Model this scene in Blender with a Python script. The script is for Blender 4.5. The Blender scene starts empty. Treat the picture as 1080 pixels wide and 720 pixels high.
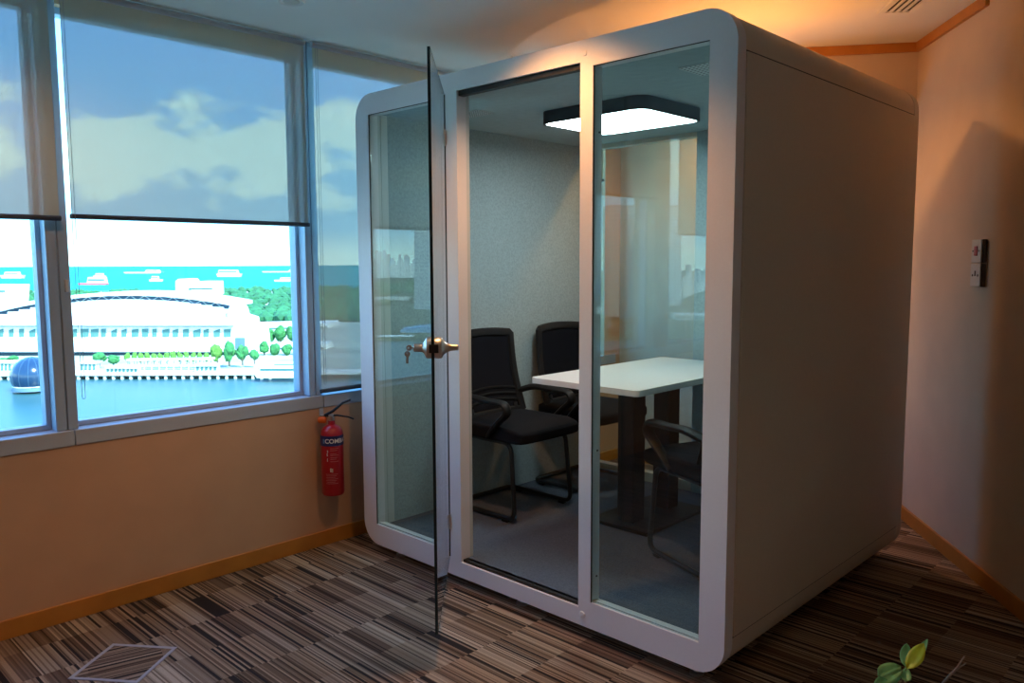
import bpy, bmesh, math, random
from mathutils import Vector, Matrix
random.seed(7)
S = bpy.context.scene
COL = S.collection
PI = math.pi

# ------------------------------------------------------------------ camera
YAW, PITCH, ROLL, FPX = math.radians(43.987), math.radians(5.611), math.radians(0.248), 843.26
CAM = Vector((0, 0, 1.47))
FW = Vector((-math.sin(YAW) * math.cos(PITCH), math.cos(YAW) * math.cos(PITCH), -math.sin(PITCH)))
RT = Vector((math.cos(YAW), math.sin(YAW), 0))
DN = FW.cross(RT)
RT2 = RT * math.cos(ROLL) + DN * math.sin(ROLL)
DN2 = -RT * math.sin(ROLL) + DN * math.cos(ROLL)
cd = bpy.data.cameras.new('camera')
cd.sensor_fit = 'HORIZONTAL'; cd.sensor_width = 36.0
cd.lens = FPX * 36.0 / 1080.0
cd.clip_start = 0.05; cd.clip_end = 60000
cam = bpy.data.objects.new('camera', cd); COL.objects.link(cam)
M = Matrix.Identity(4)
for i in range(3):
    M[i][0] = RT2[i]; M[i][1] = -DN2[i]; M[i][2] = -FW[i]; M[i][3] = CAM[i]
cam.matrix_world = M
S.camera = cam
FH = Vector((-math.sin(YAW), math.cos(YAW), 0))


def ray(u, v):
    return FW + RT2 * ((u - 540) / FPX) + DN2 * ((v - 360) / FPX)


def far(u, v, D):
    """the point of the landscape seen in direction (u, v) at D metres straight ahead"""
    d = ray(u, v)
    return CAM + d * (D / d.dot(FH))


def mir(p):
    """the landscape on the other side of the room, seen mirrored in the booth's front glass"""
    return Vector((p[0], 4.75 - p[1], p[2]))


# ------------------------------------------------------------------ materials
MATS = {}


def lin(r, g, b):
    f = lambda c: (c / 255 / 12.92) if c / 255 <= 0.04045 else ((c / 255 + 0.055) / 1.055) ** 2.4
    return (f(r), f(g), f(b))


def mat(name, col, rough=0.6, metal=0.0, noise=0.0, nscale=40.0, spec=0.5, bump=0.0, bscale=200.0, coat=0.0):
    m = bpy.data.materials.new(name); m.use_nodes = True
    nt = m.node_tree; b = nt.nodes['Principled BSDF']
    b.inputs['Base Color'].default_value = (*col, 1)
    b.inputs['Roughness'].default_value = rough
    b.inputs['Metallic'].default_value = metal
    b.inputs['Specular IOR Level'].default_value = spec
    b.inputs['Coat Weight'].default_value = coat
    tc = nt.nodes.new('ShaderNodeTexCoord')
    if noise:
        n = nt.nodes.new('ShaderNodeTexNoise'); n.inputs['Scale'].default_value = nscale
        n.inputs['Detail'].default_value = 4
        nt.links.new(tc.outputs['Object'], n.inputs['Vector'])
        r = nt.nodes.new('ShaderNodeMapRange')
        r.inputs[1].default_value = 0.25; r.inputs[2].default_value = 0.75
        r.inputs[3].default_value = 1 - noise; r.inputs[4].default_value = 1 + noise
        nt.links.new(n.outputs['Fac'], r.inputs[0])
        mx = nt.nodes.new('ShaderNodeVectorMath'); mx.operation = 'SCALE'
        mx.inputs[0].default_value = col
        nt.links.new(r.outputs[0], mx.inputs['Scale'])
        nt.links.new(mx.outputs[0], b.inputs['Base Color'])
    if bump:
        n2 = nt.nodes.new('ShaderNodeTexNoise'); n2.inputs['Scale'].default_value = bscale
        nt.links.new(tc.outputs['Object'], n2.inputs['Vector'])
        bp = nt.nodes.new('ShaderNodeBump'); bp.inputs['Strength'].default_value = bump
        bp.inputs['Distance'].default_value = 0.002
        nt.links.new(n2.outputs['Fac'], bp.inputs['Height'])
        nt.links.new(bp.outputs[0], b.inputs['Normal'])
    MATS[name] = m
    return m


def glass(name, tint, refl=1.0, rough=0.0):
    """thin pane: clear tinted transmission with Fresnel mirror reflection"""
    m = bpy.data.materials.new(name); m.use_nodes = True
    nt = m.node_tree; nt.nodes.clear()
    o = nt.nodes.new('ShaderNodeOutputMaterial')
    t = nt.nodes.new('ShaderNodeBsdfTransparent'); t.inputs[0].default_value = (*tint, 1)
    g = nt.nodes.new('ShaderNodeBsdfGlossy'); g.inputs['Roughness'].default_value = rough
    fr = nt.nodes.new('ShaderNodeFresnel')
    ge = nt.nodes.new('ShaderNodeNewGeometry')          # the node divides by the index on the back of a face: cancel that
    io = nt.nodes.new('ShaderNodeMapRange'); io.inputs[3].default_value = 1.5; io.inputs[4].default_value = 1 / 1.5
    nt.links.new(ge.outputs['Backfacing'], io.inputs[0]); nt.links.new(io.outputs[0], fr.inputs[0])
    ml = nt.nodes.new('ShaderNodeMath'); ml.operation = 'MULTIPLY'; ml.inputs[1].default_value = refl
    ml.use_clamp = True
    mx = nt.nodes.new('ShaderNodeMixShader')
    nt.links.new(fr.outputs[0], ml.inputs[0]); nt.links.new(ml.outputs[0], mx.inputs[0])
    nt.links.new(t.outputs[0], mx.inputs[1]); nt.links.new(g.outputs[0], mx.inputs[2])
    nt.links.new(mx.outputs[0], o.inputs[0])
    return m


def emis(name, col, s):
    m = bpy.data.materials.new(name); m.use_nodes = True
    nt = m.node_tree; nt.nodes.clear()
    o = nt.nodes.new('ShaderNodeOutputMaterial')
    e = nt.nodes.new('ShaderNodeEmission'); e.inputs[0].default_value = (*col, 1); e.inputs[1].default_value = s
    nt.links.new(e.outputs[0], o.inputs[0])
    return m


def fabric_screen(name, col, openness):
    """roller blind weave: part of the light passes straight through the holes"""
    m = bpy.data.materials.new(name); m.use_nodes = True
    nt = m.node_tree; nt.nodes.clear()
    o = nt.nodes.new('ShaderNodeOutputMaterial')
    t = nt.nodes.new('ShaderNodeBsdfTransparent')
    d = nt.nodes.new('ShaderNodeBsdfDiffuse'); d.inputs[0].default_value = (*col, 1)
    mx = nt.nodes.new('ShaderNodeMixShader')
    tc = nt.nodes.new('ShaderNodeTexCoord')
    n = nt.nodes.new('ShaderNodeTexNoise'); n.inputs['Scale'].default_value = 30
    mp = nt.nodes.new('ShaderNodeMapping'); mp.inputs['Scale'].default_value = (1, 6, 0.4)
    r = nt.nodes.new('ShaderNodeMapRange')
    r.inputs[3].default_value = (1 - openness) - 0.008; r.inputs[4].default_value = (1 - openness) + 0.008
    nt.links.new(tc.outputs['Object'], mp.inputs[0]); nt.links.new(mp.outputs[0], n.inputs['Vector'])
    nt.links.new(n.outputs['Fac'], r.inputs[0]); nt.links.new(r.outputs[0], mx.inputs[0])
    nt.links.new(t.outputs[0], mx.inputs[1]); nt.links.new(d.outputs[0], mx.inputs[2])
    nt.links.new(mx.outputs[0], o.inputs[0])
    return m


def carpet_tiles(name, rot=0.0, gain=1.0):
    """striped carpet planks: stripes run along X, the pattern changes every tile"""
    m = bpy.data.materials.new(name); m.use_nodes = True
    nt = m.node_tree; N = nt.nodes; L = nt.links
    b = N['Principled BSDF']; b.inputs['Roughness'].default_value = 0.95
    b.inputs['Specular IOR Level'].default_value = 0.15
    tc = N.new('ShaderNodeTexCoord')
    mp = N.new('ShaderNodeMapping'); mp.inputs['Rotation'].default_value = (0, 0, rot)
    mp.inputs['Location'].default_value = (20.13, 20.2, 0)
    L.new(tc.outputs['Object'], mp.inputs[0])
    sp = N.new('ShaderNodeSeparateXYZ'); L.new(mp.outputs[0], sp.inputs[0])

    def mth(op, a, c=None, d=None):
        n = N.new('ShaderNodeMath'); n.operation = op
        for i, x in enumerate((a, c, d)):
            if x is None: continue
            if isinstance(x, (int, float)): n.inputs[i].default_value = x
            else: L.new(x, n.inputs[i])
        return n.outputs[0]

    def wn(*ins):
        c = N.new('ShaderNodeCombineXYZ')
        for i, x in enumerate(ins):
            if isinstance(x, (int, float)): c.inputs[i].default_value = x
            else: L.new(x, c.inputs[i])
        w = N.new('ShaderNodeTexWhiteNoise'); w.noise_dimensions = '3D'
        L.new(c.outputs[0], w.inputs['Vector'])
        return w.outputs['Value']
    X, Y = sp.outputs[0], sp.outputs[1]
    tx = mth('FLOOR', mth('DIVIDE', X, 0.5))
    ty = mth('FLOOR', mth('DIVIDE', Y, 0.5))
    tile = wn(tx, ty, 3.0)
    # broad colour bands, broken into half tiles along X
    half = mth('FLOOR', mth('DIVIDE', X, 0.25))
    j = mth('FLOOR', mth('DIVIDE', Y, 0.0625))
    r2 = wn(j, half, tile)
    # fine stripes
    i1 = mth('FLOOR', mth('DIVIDE', Y, 0.0062))
    r1 = wn(i1, tx, 1.0)
    # dark streaks as long as a tile or half a tile
    i2 = mth('FLOOR', mth('DIVIDE', Y, 0.0104))
    sel = mth('GREATER_THAN', wn(i2, tx, 7.0), 0.5)
    seg = mth('ADD', mth('MULTIPLY', half, sel), mth('MULTIPLY', mth('MULTIPLY', tx, 2.37), mth('SUBTRACT', 1.0, sel)))
    clump = mth('MULTIPLY', wn(mth('FLOOR', mth('DIVIDE', Y, 0.125)), tx, 5.0), 0.22)
    r3 = mth('ADD', wn(i2, seg, 2.0), mth('SUBTRACT', clump, 0.11))
    rb = N.new('ShaderNodeValToRGB'); rb.color_ramp.interpolation = 'CONSTANT'
    cs = [(0, (.27, .185, .125)), (.22, (.32, .235, .165)), (.46, (.28, .205, .15)), (.66, (.20, .135, .09)), (.8, (.36, .28, .21)), (.92, (.15, .10, .07))]
    el = rb.color_ramp.elements
    while len(el) < len(cs): el.new(0.5)
    for e, (p, c) in zip(el, cs): e.position = p; e.color = (*[x * gain for x in c], 1)
    L.new(r2, rb.inputs[0])
    rl = N.new('ShaderNodeValToRGB'); rl.color_ramp.interpolation = 'CONSTANT'
    cs = [(0, (.28, .26, .26)), (.16, (.55, .51, .49)), (.38, (.95, .95, .95)), (.66, (1.3, 1.3, 1.3)), (.88, (.8, .76, .74))]
    el = rl.color_ramp.elements
    while len(el) < len(cs): el.new(0.5)
    for e, (p, c) in zip(el, cs): e.position = p; e.color = (*c, 1)
    L.new(r1, rl.inputs[0])
    mu = N.new('ShaderNodeVectorMath'); mu.operation = 'MULTIPLY'
    L.new(rb.outputs[0], mu.inputs[0]); L.new(rl.outputs[0], mu.inputs[1])
    dk = mth('GREATER_THAN', r3, 0.87)
    mx = N.new('ShaderNodeMix'); mx.data_type = 'RGBA'
    L.new(dk, mx.inputs[0]); L.new(mu.outputs[0], mx.inputs[6]); mx.inputs[7].default_value = (.026, .021, .02, 1)
    nz = N.new('ShaderNodeTexNoise'); nz.inputs['Scale'].default_value = 260
    L.new(tc.outputs['Object'], nz.inputs['Vector'])
    rr = N.new('ShaderNodeMapRange'); rr.inputs[3].default_value = 0.65; rr.inputs[4].default_value = 1.35
    L.new(nz.outputs['Fac'], rr.inputs[0])
    s2 = N.new('ShaderNodeVectorMath'); s2.operation = 'SCALE'
    L.new(mx.outputs[2], s2.inputs[0]); L.new(rr.outputs[0], s2.inputs['Scale'])
    L.new(s2.outputs[0], b.inputs['Base Color'])
    return m


CREAM = mat('cream_wall_paint', (.66, .53, .41), .85, noise=.04, nscale=6)
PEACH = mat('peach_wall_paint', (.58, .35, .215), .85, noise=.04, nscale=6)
CEILM = mat('ceiling_paint', (.82, .82, .80), .9, noise=.02, nscale=3)
WOOD = mat('varnished_wood', (.50, .20, .035), .4, noise=.12, nscale=9)
LEDGE = mat('grey_metal_ledge', (.42, .48, .56), .45)
MULL = mat('window_metal', (.36, .47, .60), .4)
WPANE = glass('window_glass', (.82, .985, .955), .6)
BLIND = fabric_screen('blind_weave', (.54, .60, .53), .128)
BAR = mat('blind_bar', (.045, .06, .085), .4)
CHAIN = mat('bead_chain', (.25, .3, .33), .4)
CARPET = carpet_tiles('striped_carpet')
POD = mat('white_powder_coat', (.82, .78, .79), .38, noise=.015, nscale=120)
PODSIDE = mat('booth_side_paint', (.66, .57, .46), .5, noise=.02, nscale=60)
FELT = mat('grey_felt', (.37, .445, .455), .97, noise=.16, nscale=95, spec=.1, bump=.5, bscale=300)
FELTC = mat('grey_felt_ceiling', (.39, .46, .465), .97, noise=.08, nscale=25, spec=.1)
PODCARPET = mat('blue_grey_carpet', (.10, .12, .155), .97, noise=.25, nscale=150, spec=.1, bump=.6, bscale=400)
PGLASS = glass('booth_glass', (.87, .955, .945), 1.05)
DGLASS = glass('door_glass', (.92, .965, .955), 1.0)
GEDGE = mat('glass_edge', (.012, .03, .035), .25)
GASKET = mat('black_rubber', (.012, .012, .013), .6)
ALU = mat('aluminium_profile', (.62, .64, .62), .45)
STEEL = mat('brushed_steel', (.62, .57, .52), .32, metal=1.0)
BLKPL = mat('black_plastic', (.009, .0095, .011), .55, spec=.3)
BLKFAB = mat('black_fabric', (.006, .0068, .010), .95, noise=.2, nscale=300, spec=.2)
BLKTUBE = mat('black_steel', (.010, .010, .011), .35)
COLM = mat('black_column', (.007, .0075, .009), .6, spec=.3)
TTOP = mat('white_laminate', (.80, .80, .80), .35)
LAMPH = mat('dark_lamp_housing', (.03, .032, .038), .5)
LAMPE = emis('lamp_diffuser', (.80, .97, 1.0), 12.0)
RED = mat('red_enamel', (.42, .008, .018), .28, coat=.3)
BLUE = mat('blue_label', (.012, .02, .12), .4)
WHITEP = mat('white_print', (.75, .75, .72), .5)
PINKP = mat('faded_print', (.55, .16, .16), .5)
ORANGE = mat('orange_plastic', (.75, .14, .01), .45)
SWITCH = mat('switch_plastic', (.60, .57, .53), .35)
SWRED = mat('red_rocker', (.45, .01, .03), .35)
DARKSW = mat('switch_box_side', (.07, .045, .035), .5)
LEAF = mat('green_leaf', (.22, .56, .27), .5, noise=.15, nscale=50)
LEAFY = mat('yellow_leaf', (.58, .56, .03), .5, noise=.15, nscale=50)
STEM = mat('pale_stem', (.35, .30, .16), .7)
TWIG = mat('dry_twig', (.20, .15, .12), .8)
CLAY = mat('clay_pot', (.32, .13, .07), .8)
SOIL = mat('soil', (.05, .035, .025), .95, noise=.3, nscale=80)


# ------------------------------------------------------------------ mesh builder
class MB:
    def __init__(s): s.v = []; s.f = []

    def add(s, vs, fs):
        o = len(s.v); s.v += [Vector(p) for p in vs]; s.f += [[i + o for i in f] for f in fs]; return s

    def box(s, x0, x1, y0, y1, z0, z1, mtx=None):
        vs = [Vector(p) for p in ((x0, y0, z0), (x1, y0, z0), (x1, y1, z0), (x0, y1, z0), (x0, y0, z1), (x1, y0, z1), (x1, y1, z1), (x0, y1, z1))]
        if mtx: vs = [mtx @ p for p in vs]
        return s.add(vs, [(0, 3, 2, 1), (4, 5, 6, 7), (0, 1, 5, 4), (1, 2, 6, 5), (2, 3, 7, 6), (3, 0, 4, 7)])

    def prism(s, poly, off):
        """poly: 3-D points of one face, swept by vector off"""
        n = len(poly); off = Vector(off)
        a = [Vector(p) for p in poly]; b = [p + off for p in a]
        return s.add(a + b, [tuple(range(n))[::-1], tuple(range(n, 2 * n))] + [(i, (i + 1) % n, n + (i + 1) % n, n + i) for i in range(n)])

    def ring(s, outer, inner, off):
        """flat ring between two loops with the same number of points, swept by off"""
        n = len(outer); off = Vector(off)
        A = [Vector(p) for p in outer]; B = [Vector(p) for p in inner]
        C = [p + off for p in A]; D = [p + off for p in B]
        fs = []
        for i in range(n):
            j = (i + 1) % n
            fs += [(i, j, n + j, n + i), (2 * n + j, 2 * n + i, 3 * n + i, 3 * n + j), (j, i, 2 * n + i, 2 * n + j), (n + i, n + j, 3 * n + j, 3 * n + i)]
        return s.add(A + B + C + D, fs)

    def tube(s, path, r, seg=8, closed=False, flat=1.0, up=None):
        P = [Vector(p) for p in path]; n = len(P)
        rs = r if isinstance(r, (list, tuple)) else [r] * n
        T = []
        for i in range(n):
            a = P[i - 1] if (i or closed) else P[i]; b = P[(i + 1) % n] if (i < n - 1 or closed) else P[i]
            T.append((b - a).normalized())
        N0 = Vector(up) if up else (Vector((0, 0, 1)) if abs(T[0].z) < .9 else Vector((1, 0, 0)))
        Ns = []
        for i in range(n):
            if up: N0 = Vector(up)
            N0 = (N0 - T[i] * N0.dot(T[i]))
            N0.normalize(); Ns.append(N0.copy())
        vs = []
        for i in range(n):
            B = T[i].cross(Ns[i])
            for k in range(seg):
                a = 2 * PI * k / seg
                vs.append(P[i] + Ns[i] * (math.cos(a) * rs[i] * flat) + B * (math.sin(a) * rs[i]))
        fs = []
        for i in range(n if closed else n - 1):
            j = (i + 1) % n
            for k in range(seg):
                l = (k + 1) % seg
                fs.append((i * seg + k, i * seg + l, j * seg + l, j * seg + k))
        if not closed:
            fs += [tuple(range(seg))[::-1], tuple(range((n - 1) * seg, n * seg))]
        return s.add(vs, fs)

    def lathe(s, prof, origin, axis=(0, 0, 1), seg=24):
        """prof: (distance along axis, radius)"""
        ax = Vector(axis).normalized(); o = Vector(origin)
        a = Vector((0, 0, 1)) if abs(ax.z) < .9 else Vector((1, 0, 0))
        e1 = (a - ax * a.dot(ax)).normalized(); e2 = ax.cross(e1)
        vs = []
        for h, r in prof:
            for k in range(seg):
                t = 2 * PI * k / seg
                vs.append(o + ax * h + (e1 * math.cos(t) + e2 * math.sin(t)) * max(r, 1e-5))
        fs = []
        for i in range(len(prof) - 1):
            for k in range(seg):
                l = (k + 1) % seg
                fs.append((i * seg + k, i * seg + l, (i + 1) * seg + l, (i + 1) * seg + k))
        fs += [tuple(range(seg))[::-1], tuple(range((len(prof) - 1) * seg, len(prof) * seg))]
        return s.add(vs, fs)

    def blob(s, c, rx, ry, rz, sub=2, jit=.18):
        bm = bmesh.new(); bmesh.ops.create_icosphere(bm, subdivisions=sub, radius=1)
        bm.verts.ensure_lookup_table()
        vs = [Vector((c[0] + v.co.x * rx * (1 + random.uniform(-jit, jit)), c[1] + v.co.y * ry * (1 + random.uniform(-jit, jit)), c[2] + v.co.z * rz * (1 + random.uniform(-jit, jit)))) for v in bm.verts]
        fs = [tuple(v.index for v in f.verts) for f in bm.faces]
        bm.free()
        return s.add(vs, fs)

    def build(s, name, m, parent=None, bevel=0, bseg=2, smooth=True, sub=0, solid=0, local=True):
        me = bpy.data.meshes.new(name)
        vs = s.v
        if parent is not None and local:
            mi = parent_world(parent).inverted(); vs = [mi @ p for p in vs]
        me.from_pydata([tuple(p) for p in vs], [], s.f); me.validate()
        bm = bmesh.new(); bm.from_mesh(me); bmesh.ops.recalc_face_normals(bm, faces=bm.faces); bm.to_mesh(me); bm.free()
        if m: me.materials.append(m)
        if smooth:
            me.shade_smooth(); me.set_sharp_from_angle(angle=math.radians(35))
        o = bpy.data.objects.new(name, me); COL.objects.link(o)
        if parent is not None: o.parent = parent
        if solid:
            k = o.modifiers.new('solid', 'SOLIDIFY'); k.thickness = solid; k.offset = 0
        if bevel:
            k = o.modifiers.new('bevel', 'BEVEL'); k.width = bevel; k.segments = bseg; k.limit_method = 'ANGLE'; k.angle_limit = math.radians(40)
        if sub:
            k = o.modifiers.new('sub', 'SUBSURF'); k.levels = sub; k.render_levels = sub
        return o


def parent_world(o):
    m = o.matrix_basis.copy(); p = o.parent
    while p is not None:
        m = p.matrix_basis @ m; p = p.parent
    return m


def tag(o, label=None, cat=None, group=None, kind=None):
    if label: o['label'] = label
    if cat: o['category'] = cat
    if group: o['group'] = group
    if kind: o['kind'] = kind
    return o


def thing(name, label, cat, loc=(0, 0, 0), rz=0, group=None):
    o = bpy.data.objects.new(name, None); COL.objects.link(o); o.empty_display_size = .1
    o.location = loc; o.rotation_euler = (0, 0, rz)
    return tag(o, label, cat, group)


def struct(o, label=None):
    return tag(o, label, None, None, 'structure')


def copy_tree(o, parent=None):
    c = o.copy(); COL.objects.link(c)
    if parent is not None: c.parent = parent
    for ch in list(o.children): copy_tree(ch, c)
    return c


def rrect(x0, x1, z0, z1, r, n=8):
    pts = []
    for cx, cz, a0 in ((x1 - r, z1 - r, 0), (x0 + r, z1 - r, 90), (x0 + r, z0 + r, 180), (x1 - r, z0 + r, 270)):
        for i in range(n + 1):
            a = math.radians(a0 + 90 * i / n); pts.append((cx + r * math.cos(a), cz + r * math.sin(a)))
    return pts


# ------------------------------------------------------------------ room shell
XW = -3.549
RWD = Vector((.613, -.790, 0)).normalized()          # along the right wall, towards the camera side
RWN = Vector((-RWD.y, RWD.x, 0))                     # outwards
CORNER = Vector((-1.533, 4.818, 0))
BACKY = 4.83
END = CORNER + RWD * ((CORNER.y + 4.0) / -RWD.y)
ZS, ZC = 2.563, 2.664
room = [(XW - .2, -4.0), (END.x, -4.0), (CORNER.x, CORNER.y), (CORNER.x, BACKY), (XW - .2, BACKY)]
struct(MB().prism([(x, y, 0) for x, y in room], (0, 0, -.12)).build('floor', CARPET, smooth=False), 'brown striped carpet tile floor')
struct(MB().prism([(x, y, ZC) for x, y in room], (0, 0, .15)).build('ceiling', CEILM, smooth=False), 'ceiling inside the round recess')
# lower ceiling with the edge of a round recess
CC, CR = Vector((-2.09, 4.29, 0)), 1.485
arc = []
a0 = math.atan2(-.263, -1.66 + 0.0); a1 = math.atan2(3.756 - 4.29, -.71 + 2.09)
A0 = math.atan2(-.30, -1.655)
for i in range(41):
    a = (PI + .165) + (2 * PI + a1 - (PI + .165)) * i / 40
    arc.append((CC.x + CR * math.cos(a), CC.y + CR * math.sin(a)))
arc[0] = (XW - .2, arc[0][1])
poly = [(XW - .2, -4.0), (END.x, -4.0)] + arc[::-1]
bm = bmesh.new()
vs = [bm.verts.new((x, y, ZS)) for x, y in poly]
bm.faces.new(vs); r = bmesh.ops.extrude_face_region(bm, geom=bm.faces[:])
for e in r['geom']:
    if isinstance(e, bmesh.types.BMVert): e.co.z = ZC - .002
bmesh.ops.triangulate(bm, faces=bm.faces[:]); bmesh.ops.recalc_face_normals(bm, faces=bm.faces[:])
me = bpy.data.meshes.new('ceiling_soffit'); bm.to_mesh(me); bm.free(); me.materials.append(CEILM)
o = bpy.data.objects.new('ceiling_soffit', me); COL.objects.link(o); struct(o, 'lower ceiling with curved edge')

struct(MB().prism([CORNER, END, END + RWN * .12, CORNER + RWN * .12], (0, 0, ZC + .1)).build('wall_right', CREAM, smooth=False), 'cream wall right of the booth')
struct(MB().box(XW - .2, CORNER.x + .1, BACKY, BACKY + .12, 0, ZC + .1).build('wall_back', CREAM, smooth=False), 'cream wall behind the booth')
struct(MB().box(XW - .2, END.x + .2, -4.12, -4.0, 0, ZC + .1).build('wall_front', CREAM, smooth=False))
wl = MB().box(XW - .2, XW, -4.0, BACKY, 0, .729)
wl.box(XW - .2, XW, -.73, -.53, .79, ZC)               # column between windows
wl.box(XW - .2, XW, -4.0, -1.95, .79, ZC)
wl.box(XW - .2, XW - .03, -4.0, BACKY, 2.50, ZC)
wl.box(XW - .2, XW, 4.645, BACKY, .729, ZC)
struct(wl.build('wall_left', PEACH, smooth=False), 'orange lit wall below the windows')
# beam that crosses above the booth, with its wooden crown
bd = Vector((-.83, -.557, 0)).normalized(); bn = Vector((bd.y, -bd.x, 0))
bA = CORNER + bd * 0.0; bB = CORNER + bd * .80
sg = -1 if (Vector((0, 0, 0)) - CORNER).dot(bn) < 0 else 1
struct(MB().prism([(p.x, p.y, 2.297) for p in (bA, bB, bB - bn * sg * .12, bA - bn * sg * .12)], (0, 0, ZC - 2.299)).build('wall_beam', CREAM, smooth=False), 'cream beam above the back of the booth')
struct(MB().prism([(p.x, p.y, 2.614) for p in (bA + bn * sg * .001, bB + bn * sg * .001, bB + bn * sg * .02, bA + bn * sg * .02)], (0, 0, .049)).build('trim_1', WOOD, smooth=False), 'wooden crown strip on the beam')
struct(MB().prism([(p.x, p.y, 2.614) for p in (CORNER - RWN * .001, CORNER + RWD * .81 - RWN * .001, CORNER + RWD * .81 - RWN * .02, CORNER - RWN * .02)], (0, 0, .049)).build('trim_2', WOOD, smooth=False), 'wooden crown strip on the right wall')
# baseboards
struct(MB().box(XW - .002, XW + .012, -4.0, BACKY - .02, 0, .078).build('baseboard_left', WOOD, bevel=.003), 'orange wooden skirting below the windows')
struct(MB().prism([CORNER - RWN * -.002, END - RWN * -.002, END - RWN * .013, CORNER - RWN * .013], (0, 0, .078)).build('baseboard_right', WOOD, bevel=.003), 'orange wooden skirting of the right wall')
struct(MB().box(XW + .02, CORNER.x - .02, BACKY - .014, BACKY - .001, 0, .078).build('baseboard_back', WOOD, bevel=.003))
# ledge in three lengths
for i, (y0, y1) in enumerate(((-4.0, 1.078), (1.0815, 2.263), (2.2665, 4.78))):
    struct(MB().box(XW - .2, XW + .006, y0, y1, .7295, .7935).build('trim_%d' % (3 + i), LEDGE, bevel=.003), 'grey metal window ledge')

# ------------------------------------------------------------------ windows
GX = XW - .105
mulls = [(.30, .375), (1.018, 1.101), (2.195, 2.268), (3.39, 3.465)]
for i, (a, b) in enumerate(mulls):
    g = MB().box(GX - .02, XW - .012, a, (a + b) / 2 - .0025, .794, 2.562).box(GX - .02, XW - .012, (a + b) / 2 + .0025, b, .794, 2.562).box(GX - .015, XW - .022, a + .01, b - .01, .794, 2.56)
    struct(g.build('trim_%d' % (6 + i), MULL, bevel=.003), 'grey blue metal mullion between windows')
spans = [(-1.95, -.73), (-.53, .30), (.375, 1.018), (1.101, 2.195), (2.268, 3.39), (3.465, 4.645)]
for i, (a, b) in enumerate(spans):
    fr = MB()
    fr.box(GX - .03, GX + .03, a, b, 2.472, 2.562).box(GX - .03, GX + .03, a, b, .7945, .815)
    fr.box(GX - .03, GX + .03, a, a + .018, .815, 2.472).box(GX - .03, GX + .03, b - .018, b, .815, 2.472)
    w = struct(fr.build('window_%d' % (i + 1), MULL, bevel=.002), 'tall office window in a grey metal frame')
    MB().box(GX - .004, GX + .004, a + .016, b - .016, .812, 2.474).build('pane', WPANE, w, smooth=False)
latch = MB().box(XW - .012, XW - .002, 1.078, 1.092, 1.36, 1.41).build('window_latch', SWITCH, bevel=.002)
tag(latch, 'small pale latch on the mullion at left', 'latch')


def blind(name, label, y0, y1, zb, chain_y, chain_z, tilt=0.0):
    t = thing(name, label, 'roller blind', (XW + .018, (y0 + y1) / 2, zb), group='roller blinds on the windows')
    x = XW + .018
    n = 12
    vs = []; fs = []
    for i in range(n + 1):
        z = zb + (2.535 - zb) * i / n
        for j in range(9):
            y = y0 + (y1 - y0) * j / 8
            vs.append((x + .0008 * math.sin(i * .6 + j * .5) * (1 - i / n), y, z))
    for i in range(n):
        for j in range(8):
            a = i * 9 + j; fs.append((a, a + 1, a + 10, a + 9))
    MB().add(vs, fs).build('fabric', BLIND, t)
    MB().tube([(x, y0 - .004, zb), (x, y1 + .004, zb)], .0105, 10).build('bottom_bar', BAR, t)
    MB().tube([(x - .002, y0 - .005, 2.545), (x - .002, y1 + .005, 2.545)], .014, 10).build('roller_tube', LEDGE, t)
    cp = []
    w = .006
    for k in range(7):
        a = PI * k / 6
        cp.append((x + .012, chain_y - w * math.cos(a), chain_z - w * 1.3 * math.sin(a)))
    cp = [(x + .012, chain_y - w, 2.53)] + cp + [(x + .012, chain_y + w, 2.53)]
    MB().tube(cp, .0011, 5).build('pull_chain', CHAIN, t)
    return t


blind('roller_blind', 'half lowered roller blind of the leftmost window in the photo', .40, 1.066, 1.655, .43, 1.0)
blind('roller_blind', 'half lowered wide roller blind over the middle window with the bay view', 1.110, 2.197, 1.664, 1.1135, .93)
blind('roller_blind', 'fully lowered roller blind beside the booth above the fire extinguisher', 2.246, 3.36, .817, 2.262, .86)
blind('roller_blind', 'lowered roller blind behind the booth, a sliver of daylight beside it in the back glass', 3.48, 4.595, 2.05, 3.5, 1.4)
blind('roller_blind', 'short roller blind seen only mirrored in the right booth glass, higher of two', -.515, .285, 1.955, .27, 1.2)
blind('roller_blind', 'roller blind seen only mirrored in the right booth glass, beyond the column', -1.90, -.825, 1.697, -1.88, 1.0)

# ------------------------------------------------------------------ ceiling fittings
vc = Vector((-1.18, 3.90, ZC)) 
vdir = RWD; vperp = Vector((-RWD.y, RWD.x, 0)) * -1
vent = thing('air_vent', 'slotted air vent in the ceiling beside the wooden crown strip', 'air vent', (-1.21, 3.86, ZC - .006), math.atan2(RWD.y, RWD.x))
MBv = lambda: MB()
WM = parent_world(vent)
def vbox(x0, x1, y0, y1, z0, z1): return MB().box(x0, x1, y0, y1, z0, z1, WM)
fr = MB()
for (a, b, c, d) in ((-.36, .36, -.085, -.065), (-.36, .36, .065, .085), (-.36, -.34, -.065, .065), (.34, .36, -.065, .065)):
    fr.box(a, b, c, d, -.006, .004, WM)
fr.build('frame', CEILM, vent)
vbox(-.34, .34, -.065, .065, .001, .004).build('backing', GASKET, vent)
for k in range(5):
    y = -.062 + k * .031
    vbox(-.34, .34, y - .0065, y + .0065, -.005, .001).build('slat', CEILM, vent)

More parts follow.
